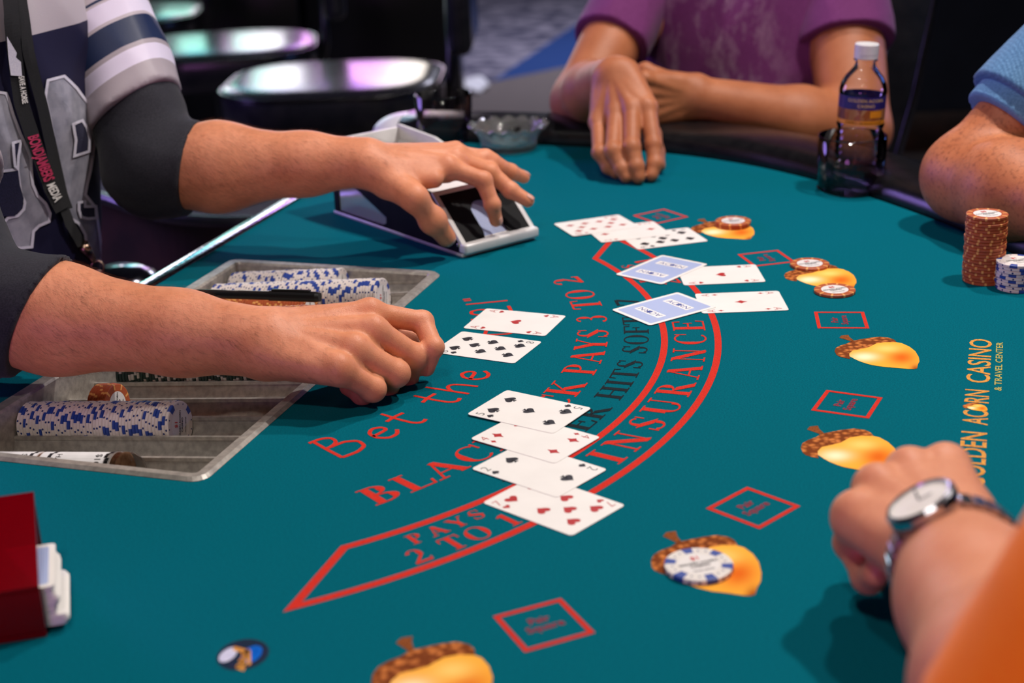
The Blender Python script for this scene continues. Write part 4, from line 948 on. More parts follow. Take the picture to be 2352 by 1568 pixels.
def palm(F, wrist, mcps, dorsal, r_w=.017, r_m=.0128, rk=.0118):
    dorsal = np.array(dorsal)/np.linalg.norm(dorsal); prims = []; n = len(mcps)
    ax = mcps[0]-mcps[-1]; ax = ax/np.linalg.norm(ax)
    for i, m in enumerate(mcps):
        w = wrist+ax*(.018*(1-2*i/(n-1))); prims.append(cone(w, m-dorsal*.003, r_w, r_m))
        if i: mid = (mcps[i]+mcps[i-1])/2; w2 = wrist+ax*(.018*(1-2*(i-.5)/(n-1))); prims.append(cone(w2-dorsal*.006, mid-dorsal*.010-(mid-wrist)/np.linalg.norm(mid-wrist)*.006, r_w*.95, r_m*1.0))
    F.group(prims, .010, .012)
    F.group([cone(m+dorsal*.0008, m+dorsal*.0008, rk, rk) for m in mcps], .003, .006)
    F.group([cone(wrist+dorsal*.0125+(m-wrist)*.25, m+dorsal*.0085, .0035, .0032) for m in mcps], .003, .009)
SKINS = {}
def skin(name, c1, c2, red, mott=.28):
    m = mat(name, c1, .48, spec=.35, Subsurface_Weight=.12, Subsurface_Scale=.006); N, L, b = nodes(m)
    b.inputs['Subsurface Radius'].default_value = (1, .35, .2)
    tc = N.new('ShaderNodeTexCoord'); n1 = N.new('ShaderNodeTexNoise'); n1.inputs['Scale'].default_value = 26; n1.inputs['Detail'].default_value = 5; L.new(tc.outputs['Object'], n1.inputs[0])
    n2 = N.new('ShaderNodeTexNoise'); n2.inputs['Scale'].default_value = 210; n2.inputs['Detail'].default_value = 4; L.new(tc.outputs['Object'], n2.inputs[0])
    r1 = N.new('ShaderNodeValToRGB'); r1.color_ramp.elements[0].position = .3; r1.color_ramp.elements[1].position = .7; r1.color_ramp.elements[0].color = (*c1, 1); r1.color_ramp.elements[1].color = (*c2, 1); L.new(n1.outputs[0], r1.inputs[0])
    f = N.new('ShaderNodeMapRange'); f.inputs[1].default_value = .5; f.inputs[2].default_value = .75; f.inputs[4].default_value = mott; L.new(n2.outputs[0], f.inputs[0])
    L.new(mixc(N, L, f.outputs[0], r1.outputs[0], red), b.inputs['Base Color'])
    vo = N.new('ShaderNodeTexVoronoi'); vo.inputs['Scale'].default_value = 900; L.new(tc.outputs['Object'], vo.inputs['Vector'])
    bp = N.new('ShaderNodeBump'); bp.inputs['Strength'].default_value = .22; bp.inputs['Distance'].default_value = .0006
    L.new(mnode(N, L, 'ADD', vo.outputs['Distance'], mnode(N, L, 'MULTIPLY', n2.outputs[0], 1.5)), bp.inputs['Height']); L.new(bp.outputs[0], b.inputs['Normal']); return m
M['skin_dealer'] = skin('skin_dealer', S(212, 136, 98), S(228, 152, 114), S(194, 106, 78))
M['skin_tan'] = skin('skin_tan', S(170, 102, 66), S(188, 118, 80), S(150, 82, 52))
M['skin_old'] = skin('skin_old', S(176, 102, 62), S(198, 124, 82), S(128, 68, 42), .75)
M['skin_fist'] = skin('skin_fist', S(208, 134, 100), S(222, 150, 116), S(192, 108, 80))
M['nail'] = noise_col(mat('fingernail', (.6, .4, .35), .35), S(212, 150, 130), S(222, 164, 144), 80); M['iris'] = mat('iris', (.03, .015, .008), .15); M['lip'] = mat('lip', S(176, 96, 84), .4)
M['hair'] = mat('hair', (.03, .02, .015), .5); M['fine_hair'] = mat('fine_hair', (.09, .045, .025), .5)
def nail(parent, tip, prev, dorsal, r):
    ax = tip-prev; ax /= np.linalg.norm(ax); dn = np.array(dorsal, float); dn = dn-ax*(dn@ax); dn /= np.linalg.norm(dn); sd = np.cross(ax, dn); V = []; Fc = []; nu, nv = 7, 7
    for i in range(nu):
        for j in range(nv):
            u = -1+2*i/(nu-1); v = -1+2*j/(nv-1); v2 = v*math.sqrt(max(.0, 1-.35*u**4)); a = v2*.85
            V.append(tip+ax*(r*(.05+.62*u))+sd*(r*.98*math.sin(a))+dn*(r*1.02*math.cos(a)-(.16*r*max(0, u)**2)))
    for i in range(nu-1):
        for j in range(nv-1): Fc.append((i*nv+j, i*nv+j+1, (i+1)*nv+j+1, (i+1)*nv+j))
    o = obj('fingernail', V, Fc, M['nail'], parent, smooth=True); md = o.modifiers.new('t', 'SOLIDIFY'); md.thickness = .0005; return o
def arm_hair(parent, V, Fc, sel, flow, n, L=.010, seed=1):
    r = np.random.default_rng(seed); idx = np.nonzero(sel)[0]
    if len(idx) == 0: return
    A = V[Fc[idx][:, 1]]-V[Fc[idx][:, 0]]; B = V[Fc[idx][:, 3]]-V[Fc[idx][:, 0]]; Nr = np.cross(A, B); Nr /= np.linalg.norm(Nr, axis=1)[:, None]+1e-12
    pick = r.integers(0, len(idx), n); c = V[Fc[idx[pick]]].mean(1)+(A[pick]*r.uniform(-.5, .5, (n, 1))+B[pick]*r.uniform(-.5, .5, (n, 1))); nn = Nr[pick]
    f = np.array(flow)/np.linalg.norm(flow)+r.normal(size=(n, 3))*.22; f -= nn*(f*nn).sum(1)[:, None]; f /= np.linalg.norm(f, axis=1)[:, None]
    l = L*r.uniform(.5, 1.2, (n, 1)); sd = np.cross(f, nn)*.00004
    p1 = c+f*l*.5+nn*l*.22; p2 = c+f*l+nn*l*.30
    VV = np.stack([c-sd, c+sd, p1+sd*.8, p1-sd*.8, p2], 1).reshape(-1, 3); k = np.arange(n)*5
    FF = [(a, a+1, a+2, a+3) for a in k]+[(a+3, a+2, a+4) for a in k]
    o = obj('arm_hair', VV, FF, M['fine_hair'], parent); o['kind'] = 'stuff'
def head(F, neck, up, face, s=1.0):
    up = np.array(up)/np.linalg.norm(up); fc = np.array(face)/np.linalg.norm(face); rt = np.cross(fc, up); c = np.array(neck)+up*.165*s+fc*.02
    F.group([cone(np.array(neck)-up*.06, c-up*.05, .062, .056)], .02, .04)
    F.group([ell(c+up*.02, (.076, .098, .105), up, rt), ell(c-up*.055+fc*.03, (.056, .062, .062), up, rt), cone(c+fc*.088-up*.002, c+fc*.108-up*.035, .009, .014), ell(c+rt*.078-up*.01, (.009, .018, .030), up, rt), ell(c-rt*.078-up*.01, (.009, .018, .030), up, rt), ell(c+fc*.088-up*.065, (.024, .008, .010), up, rt), cone(c+fc*.085+up*.022-rt*.045, c+fc*.085+up*.022+rt*.045, .010, .010)], .018, .03)
    return c, up, fc, rt
def head_parts(parent, c, up, fc, rt):
    H = Field(); H.group([ell(c+up*.035-fc*.012, (.084, .104, .106), up, rt)], .01, .01); H.cuts = [(fc*.75-up*.66, c+fc*.03+up*.02, .01)]
    V, Fc = mesh_field(H, c-.16, c+.17, .006); fast_mesh('hair', V, Fc, M['hair'], parent)
    def ball(nm, p, r, m, sx=(1, 1, 1)):
        V, Fc = lathe([(0, -r)]+[(r*math.sin(t*math.pi/8), -r*math.cos(t*math.pi/8)) for t in range(1, 8)]+[(0, r)], 14)
        return obj(nm, [p+rt*v[0]*sx[0]+fc*v[1]*sx[1]+up*v[2]*sx[2] for v in V], Fc, m, parent, smooth=True)
    for k in (-1, 1):
        e = ball('eye', c+fc*.0815+up*.003+rt*k*.032, .0115, M['card_white'], (1.15, 1, .62)); ball('iris', c+fc*.0895+up*.003+rt*k*.032, .0048, M['iris'], (1, .8, 1)).parent = e
        V, Fc = tube([c+fc*.090+up*.024+rt*k*.014, c+fc*.0945+up*.029+rt*k*.032, c+fc*.080+up*.025+rt*k*.052], [.0035, .0042, .002], 8); obj('eyebrow', V, Fc, M['hair'], parent, smooth=True)
    ball('lips', c+fc*.090-up*.066, .010, M['lip'], (2.3, .75, .75))
# ---------------------------------------------------------------- the dealer
Lsh, Lel, Lwr = PD(195, -40, 1.93), PD(362, 388, 1.84), PD(838, 372, 1.765)
Rsh, Rel, Rwr = PD(-310, 10, 1.70), PD(-70, 708, 1.475), PD(612, 787, 1.36)
lat = Lsh-Rsh; lat[2] = 0; lat /= np.linalg.norm(lat); fac = np.array([lat[1], -lat[0], 0]); UPV = np.array([0, 0, 1.0])
Mid = (Lsh+Rsh)/2; Hip = Mid+np.array([0, 0, -.56])-fac*.10
dealer = thing('person', 'dealer in a silver and navy football jersey reaching over the chip tray', 'person', (Hip[0], Hip[1], -ZT))
def P_(v): return np.array(v)-np.array([Hip[0], Hip[1], -ZT])       # parts are stored relative to the feet
def shift(V): return np.asarray(V)-np.array([Hip[0], Hip[1], -ZT])
F = Field()
F.group([cone(Lsh, Lel, .052, .044), cone(Lel, Lel+(Lwr-Lel)*.30, .045, .050), cone(Lel+(Lwr-Lel)*.30, Lel+(Lwr-Lel)*.72, .050, .034), cone(Lel+(Lwr-Lel)*.72, Lwr, .034, .0285)], .02, .03)
F.group([cone(Rsh, Rel, .052, .044), cone(Rel, Rel+(Rwr-Rel)*.30, .046, .049), cone(Rel+(Rwr-Rel)*.30, Rel+(Rwr-Rel)*.72, .048, .0355), cone(Rel+(Rwr-Rel)*.72, Rwr, .0355, .031)], .02, .03)
XO = np.array([-.050, 0, 0]); F.group([ell(Mid-UPV*.13+XO, (.145, .085, .20), (0, 0, 1), lat), ell(Mid-UPV*.33-fac*.02+XO*1.4, (.14, .095, .19), (0, 0, 1), lat), ell(Hip+XO*1.5, (.14, .09, .14), (0, 0, 1), lat), cone(Lsh-lat*.05, Rsh+lat*.05, .045, .045)], .04, .03)
hc = head(F, Mid+UPV*.06+fac*.01+XO*.5, UPV, fac)
# left hand, spread over the shoe
Lm = [PD(1028, 384, 1.762), PD(1046, 367, 1.782), PD(1052, 357, 1.800), PD(1046, 351, 1.818)]
dl = np.cross(Lm[0]-Lm[3], (Lm[0]+Lm[3])/2-Lwr); dl = dl if dl[2] > 0 else -dl; dl /= np.linalg.norm(dl)
palm(F, Lwr+(Lm[1]-Lwr)*.06, Lm, dl)
fi = chain(Lm[0], [(1110, 414, .046, 1), (1131, 470, .029, 1), (1139, 506, .021, 1)]); finger(F, fi, .0098)
fm = chain(Lm[1], [(1126, 396, .049, 1), (1173, 437, .031, 1), (1212, 461, .023, 1)]); finger(F, fm, .0100)
fr_ = chain(Lm[2], [(1130, 373, .046, 1), (1172, 394, .030, 1), (1203, 407, .023, 1)]); finger(F, fr_, .0096)
fp_ = chain(Lm[3], [(1115, 360, .036, 1), (1145, 384, .021, 1), (1165, 398, .018, 1)]); finger(F, fp_, .0082)
tc_ = PD(893, 415, 1.748); ft = chain(tc_, [(952, 455, .045, -1), (994, 506, .038, 1), (1025, 545, .030, 1)])
F.group([cone(Lwr+(tc_-Lwr)*.3, tc_, .022, .020), cone(tc_, ft[1], .020, .0155), cone(ft[1], ft[2], .0145, .0132), cone(ft[2], ft[3], .0138, .0112), cone(ft[2], ft[2], .0144, .0144), cone(tc_, Lm[0]*.6+ft[1]*.4, .016, .010)], .008, .012)
# right hand, knuckles up, fingertips on the felt
Rm = [PD(850, 718, 1.382), PD(858, 759, 1.358), PD(814, 803, 1.338), PD(778, 846, 1.322)]
dr = np.cross(Rm[0]-Rm[3], (Rm[0]+Rm[3])/2-Rwr); dr = dr if dr[2] > 0 else -dr; dr /= np.linalg.norm(dr)
palm(F, Rwr+(Rm[1]-Rwr)*.05, Rm, dr, .0195, .0140, .0125)
gi = chain(Rm[0], [(970, 739, .052, 1), (996, 797, .032, -1), (980, 846, .025, 1)]); finger(F, gi, .0096)
gm = chain(Rm[1], [(950, 818, .048, 1), (934, 864, .030, 1), (905, 872, .022, 1)]); finger(F, gm, .0112)
gr = chain(Rm[2], [(910, 857, .047, 1), (888, 885, .028, 1), (850, 878, .022, 1)]); finger(F, gr, .0114)
gp = chain(Rm[3], [(857, 893, .040, 1), (832, 903, .022, 1), (800, 888, .019, 1)]); finger(F, gp, .0104)
rt0 = Rwr+(Rm[0]-Rwr)*.35-dr*.012; gt = [rt0, rt0+(Rm[0]-Rwr)*.40-dr*.020, Rm[0]-dr*.035+(Rm[0]-Rwr)*.12, Rm[0]-dr*.047+(Rm[0]-Rwr)*.38]
F.group([cone(gt[0], gt[1], .018, .015), cone(gt[1], gt[2], .0135, .0125), cone(gt[2], gt[3], .0125, .010)], .006, .010)

V, Fc = mesh_field(F, (-1.0, 1.15, -.45), (.12, 2.15, .80), .0026)
body = fast_mesh('body', shift(V), Fc, M['skin_dealer'], dealer)
cen = V[Fc].mean(1)
for A, B, sd in ((Lel, Lwr, 3), (Rel, Rwr, 4)):
    ax = (B-A)/np.linalg.norm(B-A); t = (cen-A)@ax/np.linalg.norm(B-A); r = np.linalg.norm(cen-A-((cen-A)@ax)[:, None]*ax, axis=1)
    arm_hair(dealer, shift(V), Fc, (t > .12) & (t < 1.25) & (r < .07) & (rng.uniform(size=len(t)) < np.clip(1.5-t, .15, 1)), (B-A)*.7+np.array([0, -.1, -.1]), 11000, .010, sd)
head_parts(dealer, hc[0]-np.array([Hip[0], Hip[1], -ZT]), *hc[1:])
nail(dealer, shift(ft[3]), shift(ft[2]), (-.1, -.75, .6), .0108); nail(dealer, shift(fm[3]), shift(fm[2]), (.1, 0, 1), .0082); nail(dealer, shift(fr_[3]), shift(fr_[2]), (.1, 0, 1), .0080); nail(dealer, shift(fi[3]), shift(fi[2]), (1, -.3, .2), .0080)
# clothing
def cloth(name, c1, c2, sc=700, bump=.3):
    m = mat(name, c1, .8, spec=.2, Sheen_Weight=.1); return noise_col(m, c1, c2, sc, 3, bump, sc*1.6)
M['under'] = cloth('undershirt_cotton', S(34, 35, 42), S(48, 48, 56)); M['navy'] = cloth('navy_mesh', S(20, 20, 48), S(32, 30, 64)); M['silver'] = cloth('silver_cloth', S(132, 132, 146), S(160, 158, 172), 60); M['trouser'] = cloth('black_trousers', (.01, .01, .012), (.016, .016, .02)); M['white_twill'] = cloth('white_twill', S(206, 202, 222), S(222, 218, 232))
def band_material(name, origin, axis, stops, rough=.6):
    m = mat(name, (1, 1, 1), rough, spec=.3); N, L, b = nodes(m); tc = N.new('ShaderNodeTexCoord'); dp = N.new('ShaderNodeVectorMath'); dp.operation = 'DOT_PRODUCT'; sb = N.new('ShaderNodeVectorMath'); sb.operation = 'SUBTRACT'
    sb.inputs[1].default_value = origin; dp.inputs[1].default_value = axis; L.new(tc.outputs['Object'], sb.inputs[0]); L.new(sb.outputs[0], dp.inputs[0])
    cr = N.new('ShaderNodeValToRGB'); cr.color_ramp.interpolation = 'CONSTANT'; e = cr.color_ramp.elements; e[0].position = 0; e[0].color = (*stops[0][1], 1); e[1].position = stops[1][0]; e[1].color = (*stops[1][1], 1)
    for p_, c_ in stops[2:]: x = e.new(p_); x.color = (*c_, 1)
    L.new(dp.outputs['Value'], cr.inputs[0]); L.new(cr.outputs[0], b.inputs['Base Color'])
    ns = N.new('ShaderNodeTexNoise'); ns.inputs['Scale'].default_value = 900; L.new(tc.outputs['Object'], ns.inputs[0]); bp = N.new('ShaderNodeBump'); bp.inputs['Strength'].default_value = .2; bp.inputs['Distance'].default_value = .001; L.new(ns.outputs[0], bp.inputs['Height']); L.new(bp.outputs[0], b.inputs['Normal']); return m
SIL, WHT, NVY, GRY = S(186, 176, 184), S(222, 214, 236), S(26, 40, 76), S(168, 158, 166)
J = Field(); J.group([ell(Mid-UPV*.13+fac*.005+XO, (.185, .122, .235), (0, 0, 1), lat), ell(Mid-UPV*.34-fac*.005+XO*1.45, (.180, .132, .22), (0, 0, 1), lat), ell(Hip+UPV*.03+XO*1.5, (.175, .120, .16), (0, 0, 1), lat), cone(Lsh-lat*.075-UPV*.01+XO*.6, Rsh+lat*.045-UPV*.01, .070, .070)], .06, .05); J.disp = folds(.007, 22, 5, (1, 1, .45))
J.cuts = [((0, 0, -1), (0, 0, Mid[2]-.64), .004)]
V, Fc = mesh_field(J, (-1.05, 1.25, -.45), (-.15, 2.2, .50), .0055)
jm = band_material('jersey_body', tuple(shift(Mid-UPV*.6)), (0, 0, 1), [(0, NVY), (.555, SIL)])
jersey = fast_mesh('jersey', shift(V), Fc, jm, dealer)
for r_, c_ in ((1, S(24, 22, 52)),): jm.node_tree.nodes['Color Ramp'].color_ramp.elements[0].color = (*c_, 1)
BV = BVHTree.FromPolygons([tuple(v) for v in V], [tuple(int(i) for i in f) for f in Fc])
def sleeve(name, A, B, t0, t1, r0, r1, m, seed, amp=.004, cutn=None, extra=None, h=.0045, parent=None, sh=None):
    K = Field(); pr = [cone(A+(B-A)*t0, A+(B-A)*(t1+.1), r0, r1)]+(extra or []); K.group(pr, .02, .02); ax = (B-A)/np.linalg.norm(B-A); K.disp = folds(amp, 38, seed, (1, 1, 1))
    n_ = ax if cutn is None else np.array(cutn)/np.linalg.norm(cutn); K.cuts = [(n_, A+(B-A)*t1, .002)]
    pts = [q[1] for q in pr]+[q[2] for q in pr]; lo = np.min(pts, 0)-.13; hi = np.max(pts, 0)+.13
    V, Fc = mesh_field(K, lo, hi, h); return fast_mesh(name, (sh or shift)(V), Fc, m, parent or dealer)
axL = (Lel-Lsh); LL = np.linalg.norm(axL)
stops = [(0, SIL), (.225, NVY), (.235, SIL), (.25, WHT), (.335, SIL), (.35, NVY), (.475, GRY), (.50, WHT), (.575, GRY)]
stn = axL/LL+np.array([.26, 0, 0]); stn /= np.linalg.norm(stn); sm_ = band_material('jersey_sleeve_l', tuple(shift(Lsh)), tuple(stn/LL), stops, .45)
sleeve('jersey_sleeve', Lsh, Lel, 0, .70, .066, .064, sm_, 11, .009, stn)
axR = Rel-Rsh; RL = np.linalg.norm(axR)
sleeve('jersey_sleeve', Rsh, Rel, 0, .62, .078, .072, band_material('jersey_sleeve_r', tuple(shift(Rsh)), tuple(axR/RL/RL), stops, .45), 12, .005)
fl = (Lwr-Lel)/np.linalg.norm(Lwr-Lel); sleeve('undershirt_sleeve', Lel, Lwr, -.02, .175, .056, .0555, M['under'], 13, .0045, fl+np.array([0, 0, -.22]), [cone(Lsh+axL*.5, Lel, .060, .056)])
fr2 = (Rwr-Rel)/np.linalg.norm(Rwr-Rel); sleeve('undershirt_sleeve', Rel, Rwr, -.02, .245, .060, .0595, M['under'], 14, .004, fr2+np.array([0, 0, -.40]), [cone(Rsh+axR*.5, Rel, .058, .056)])
T = Field(); lg = [Hip+lat*.10*s-UPV*.05 for s in (-1, 1)]
T.group([ell(Hip-UPV*.04, (.175, .125, .15), (0, 0, 1), lat)]+[cone(l, l*np.array([1, 1, 0])+np.array([0, 0, -ZT+.10]), .095, .065) for l in lg], .03, .03); T.disp = folds(.005, 18, 21)
T.cuts = [((0, 0, 1), (0, 0, Hip[2]+.05), .004), ((0, 0, -1), (0, 0, -ZT+.05), .004)]
V2_, F2_ = mesh_field(T, Hip-np.array([.35, .35, 0])-np.array([0, 0, Hip[2]+ZT]), Hip+np.array([.35, .35, .15]), .012); fast_mesh('trousers', shift(V2_), F2_, M['trouser'], dealer)
for l in lg:
    sc0 = shift(l*np.array([1, 1, 0]))*np.array([1, 1, 0]); Sf = Field(); Sf.group([cone(sc0-fac*.05+UPV*.045, sc0+fac*.14+UPV*.035, .044, .036)], .01, .01); Sf.cuts = [((0, 0, -1), (0, 0, .001), .003)]
    V3, F3 = mesh_field(Sf, sc0-.25, sc0+.25, .010); fast_mesh('shoe', V3, F3, M['black_plastic'], dealer)
# numerals sewn on the jersey: outlines are laid on the cloth surface
def drape(px, py, off, fb=1.75):
    d = ray(px, py); h_ = BV.ray_cast(Vector(CO), Vector(d), 4)
    if h_[0] is None: return None
    n_ = np.array(h_[1]); n_ = n_ if n_@d < 0 else -n_
    return np.array(h_[0])+n_*off
def drape_mesh(name, V2, tris, off, m, parent, step=9, shf=None):
    V = []; Fc = []
    for t in tris:
        idx = [t[0:3]] if len(t) == 3 else [(t[0], t[1], t[2]), (t[0], t[2], t[3])]
        for a, b, c in idx:
            A, B, C = (np.array(V2[i], float) for i in (a, b, c)); n_ = int(max(1, np.ceil(max(np.linalg.norm(A-B), np.linalg.norm(B-C), np.linalg.norm(C-A))/step))); ids = {}
            for i in range(n_+1):
                for j in range(n_+1-i):
                    q = A+(B-A)*i/n_+(C-A)*j/n_; p3 = drape(q[0], q[1], off)
                    if p3 is not None: ids[i, j] = len(V); V.append(p3)
            for i in range(n_):
                for j in range(n_-i):
                    for f_ in (((i, j), (i+1, j), (i, j+1)), ((i+1, j), (i+1, j+1), (i, j+1))):
                        if all(k in ids for k in f_): 
                            q = [ids[k] for k in f_]; P3 = [V[k] for k in q]
                            if max(np.linalg.norm(P3[0]-P3[1]), np.linalg.norm(P3[1]-P3[2])) < .05:
                                nn = np.cross(P3[1]-P3[0], P3[2]-P3[0]); Fc.append(q if nn@(CO-P3[0]) > 0 else q[::-1])
    if V: return obj(name, [v for v in ((shf or shift)(np.array(V)))], Fc, m, parent)
Zj = lambda P: [(x/3.9192, 260+y/3.9192) for x, y in P]
Zk = lambda P: [(x/5.225, y/5.225) for x, y in P]
dig = [Zk([(560, 965), (755, 915), (830, 985), (905, 1060), (985, 1170), (1060, 1260), (1130, 1340), (1155, 1450)])+Zj([(862, 90), (850, 200), (830, 330), (800, 520), (770, 640), (755, 730), (800, 790), (850, 850), (862, 950), (880, 1080), (910, 1290), (880, 1330), (830, 1310), (790, 1200), (760, 1150), (755, 1090), (700, 990), (600, 930), (560, 850), (560, 660), (500, 420), (470, 200), (430, 0)])+Zk([(545, 1240), (530, 1180)]),
       Zk([(-60, 1100), (60, 1120), (85, 1180), (130, 1330)])+Zj([(110, 20), (170, 180), (240, 330), (265, 400), (270, 520), (285, 640), (330, 740), (400, 810), (440, 900), (430, 970), (340, 1010), (290, 1060), (275, 1200), (180, 1210), (0, 1200), (-60, 1100), (0, 1010), (60, 940), (150, 920), (205, 860), (215, 800), (180, 730), (165, 620), (150, 500), (0, 520), (-60, 500)])]
holes = [Zj([(640, 95), (720, 65), (760, 130), (785, 230), (780, 340), (650, 380), (665, 240)]), Zj([(690, 800), (745, 790), (745, 835), (840, 835), (845, 940), (770, 945), (710, 930), (690, 870)]), Zj([(100, 265), (170, 245), (150, 380), (145, 490), (120, 470), (110, 370)])]
for P2 in dig:
    V2, tr = tess([P2]); drape_mesh('numeral', V2, tr, .0012, M['silver'], dealer)
    V2, q = closed_stroke(P2, 6.5); drape_mesh('numeral_border', V2, q, .0020, M['white_twill'], dealer, 7)
for P2 in holes:
    V2, tr = tess([P2]); drape_mesh('numeral_counter', V2, tr, .0026, M['navy'], dealer); V2, q = closed_stroke(P2, 6.0); drape_mesh('numeral_border', V2, q, .0032, M['white_twill'], dealer, 7)
V2, tr = tess([Zj([(-60, 560), (150, 510), (165, 640), (200, 760), (190, 850), (120, 920), (-60, 930)])]); drape_mesh('numeral_counter', V2, tr, .0026, M['navy'], dealer)
# lanyard
lan = thing('lanyard', 'black printed neck lanyard with a metal clip hanging on the jersey', 'lanyard', (Hip[0], Hip[1], -ZT)); M['strap'] = cloth('lanyard_strap', (.006, .006, .008), (.012, .012, .014), 900); M['pink_ink'] = noise_col(mat('pink_ink', (.5, .05, .15), .6), S(176, 40, 80), S(196, 56, 96), 90)
def strap_map(path, width, off):
    P = np.array(path, float); t = np.r_[0, np.cumsum(np.linalg.norm(np.diff(P, axis=0), axis=1))]
    def f(s, w):
        q = np.array([np.interp(s, t, P[:, 0]), np.interp(s, t, P[:, 1])]); e_ = 8; q2 = np.array([np.interp(min(s+e_, t[-1]), t, P[:, 0]), np.interp(min(s+e_, t[-1]), t, P[:, 1])]); q1 = np.array([np.interp(max(s-e_, 0), t, P[:, 0]), np.interp(max(s-e_, 0), t, P[:, 1])]); d = q2-q1; d /= np.linalg.norm(d)+1e-9; return q+np.array([-d[1], d[0]])*w*width
    return f, t[-1]
def strap(name, path, width, off, m=None):
    f, L_ = strap_map(path, width, off); n_ = int(L_/8); V2 = [tuple(f(L_*i/n_, w)) for i in range(n_+1) for w in (-.5, 0, .5)]; q = [(3*i+k, 3*i+k+1, 3*i+4+k, 3*i+3+k) for i in range(n_) for k in (0, 1)]
    return drape_mesh(name, V2, q, off, m or M['strap'], lan, 40), f, L_
_, f2, L2 = strap('strap', [(36, -30), (58, 120), (92, 250), (115, 358), (134, 445), (146, 480)], 26, .0050)
_, f1, L1 = strap('strap', [(8, -30), (20, 100), (38, 236), (72, 340), (104, 425), (132, 480)], 34, .0075)
strap('strap', [(136, 474), (150, 512), (178, 562)], 22, .0060)
for txt, s0, s1, w0, w1, m in (('BONDJAMBERS', 345, 455, -.36, .40, M['pink_ink']), ('MEDIA', 462, 505, -.3, .3, M['label_white']), ('SAVE A HORSE', 205, 270, .02, .40, M['label_white'])):
    Vf, Ff, wf = font_text(txt, .03); drape_mesh('strap_lettering', [tuple(f1(s0+(s1-s0)*x/wf, -(w0+(w1-w0)*y/.73))) for x, y in Vf], Ff, .0090, m, lan, 30)
V2, tr = tess([[tuple(f1(s, w)) for s, w in ((110, .45), (155, .5), (200, .5), (205, -.25), (172, -.3), (160, .0), (150, -.1))]]); drape_mesh('strap_patch', V2, tr, .0090, M['white_twill'], lan)
def clip_at(px, py, off): q = drape(px, py, off); return q if q is not None else PD(px, py, 1.7)
M['brass'] = noise_col(mat('clip_metal', (.5, .4, .3), .25, 1.0), S(170, 140, 120), S(200, 170, 150), 90)
c0, c1, c2 = clip_at(176, 562, .008), clip_at(196, 596, .010), clip_at(206, 618, .012)
V, Fc = tube([c0, c0*.5+c1*.5, c1], [.0075, .0065, .004], 10); obj('clip_body', shift(V), Fc, M['brass'], lan, smooth=True)
def ring(c, r, th, m, name, parent, ax=(0, -1, .3)):
    a = np.array(ax, float); a /= np.linalg.norm(a); u_ = np.cross(a, UPV); u_ /= np.linalg.norm(u_); w = np.cross(a, u_)
    V, Fc = tube([c+r*(math.cos(k*math.pi/12)*u_+math.sin(k*math.pi/12)*w) for k in range(24)], th, 8, closed=True); return obj(name, shift(V), Fc, m, parent, smooth=True)
ring(c1*.3+c2*.7, .0075, .0014, M['brass'], 'clip_ring', lan); ring(clip_at(203, 632, .012), .007, .0012, M['brass'], 'clip_ring', lan)
# ---------------------------------------------------------------- generic clothing helper for the seated players
def mk_shift(base): return lambda V: np.asarray(V)-np.array([base[0], base[1], -ZT])
def seated_legs(root, hip, fwd, lat_, sh, m, seed):
    T = Field(); kn = [hip+lat_*.10*s+fwd*.40+UPV*.02 for s in (-1, 1)]
    T.group([ell(hip, (.18, .14, .13), (0, 0, 1), lat_)]+[cone(hip+lat_*.09*s, k, .09, .068) for s, k in zip((-1, 1), kn)]+[cone(k, np.array([k[0], k[1], -ZT+.10])+fwd*.04, .066, .055) for k in kn], .03, .03); T.disp = folds(.004, 18, seed); T.cuts = [((0, 0, -1), (0, 0, -ZT+.05), .004)]
    V, Fc = mesh_field(T, hip-np.array([.62, .62, hip[2]+ZT]), hip+np.array([.62, .62, .2]), .013); fast_mesh('trousers', sh(V), Fc, m, root)
    for k in kn:
        c = sh(np.array([k[0], k[1], 0])); c[2] = 0; c = c+fwd*.04; Sf = Field(); Sf.group([cone(c-fwd*.05+UPV*.045, c+fwd*.14+UPV*.035, .044, .036)], .01, .01); Sf.cuts = [((0, 0, -1), (0, 0, .001), .003)]
        V, Fc = mesh_field(Sf, c-.25, c+.25, .010); fast_mesh('shoe', V, Fc, M['black_plastic'], root)
def bbox(*pts, m=.16): return np.min(pts, 0)-m, np.max(pts, 0)+m
# ---------------------------------------------------------------- player in the purple shirt
Asr, Aer, Awr = PY(1490, -70, 2.58), PY(1335, 232, 2.37), PY(1412, 172, 2.135)
Asl, Ael, Awl = PY(1925, -90, 2.50), PY(1965, 300, 2.31), PY(1600, 222, 2.26)
Am = (Asr+Asl)/2; la = Asl-Asr; la[2] = 0; la /= np.linalg.norm(la); fa = np.array([la[1], -la[0], 0]); Ah = Am+np.array([0, 0, -.50])-fa*.06; Ah[2] = -.34
ps = thing('person', 'seated player in a purple T-shirt with folded arms on the padded rail', 'person', (Ah[0], Ah[1], -ZT)); shA = mk_shift(Ah)
F = Field()
F.group([cone(Asr, Aer, .056, .046), cone(Aer, Aer+(Awr-Aer)*.4, .044, .044), cone(Aer+(Awr-Aer)*.4, Awr, .044, .027)], .02, .03)
F.group([cone(Asl, Ael, .064, .054), cone(Ael, Ael+(Awl-Ael)*.35, .050, .048), cone(Ael+(Awl-Ael)*.35, Awl, .048, .030)], .02, .03)
F.group([ell(Am-UPV*.13, (.17, .10, .21), (0, 0, 1), la), ell(Am-UPV*.33, (.15, .11, .20), (0, 0, 1), la), cone(Asl-la*.04, Asr+la*.04, .05, .05)], .05, .05)
hA = head(F, Am+UPV*.06+fa*.01, UPV, fa)
Pm = [PY(1487, 246, 2.075), PY(1452, 250, 2.075), PY(1415, 260, 2.085), PY(1374, 280, 2.10)]
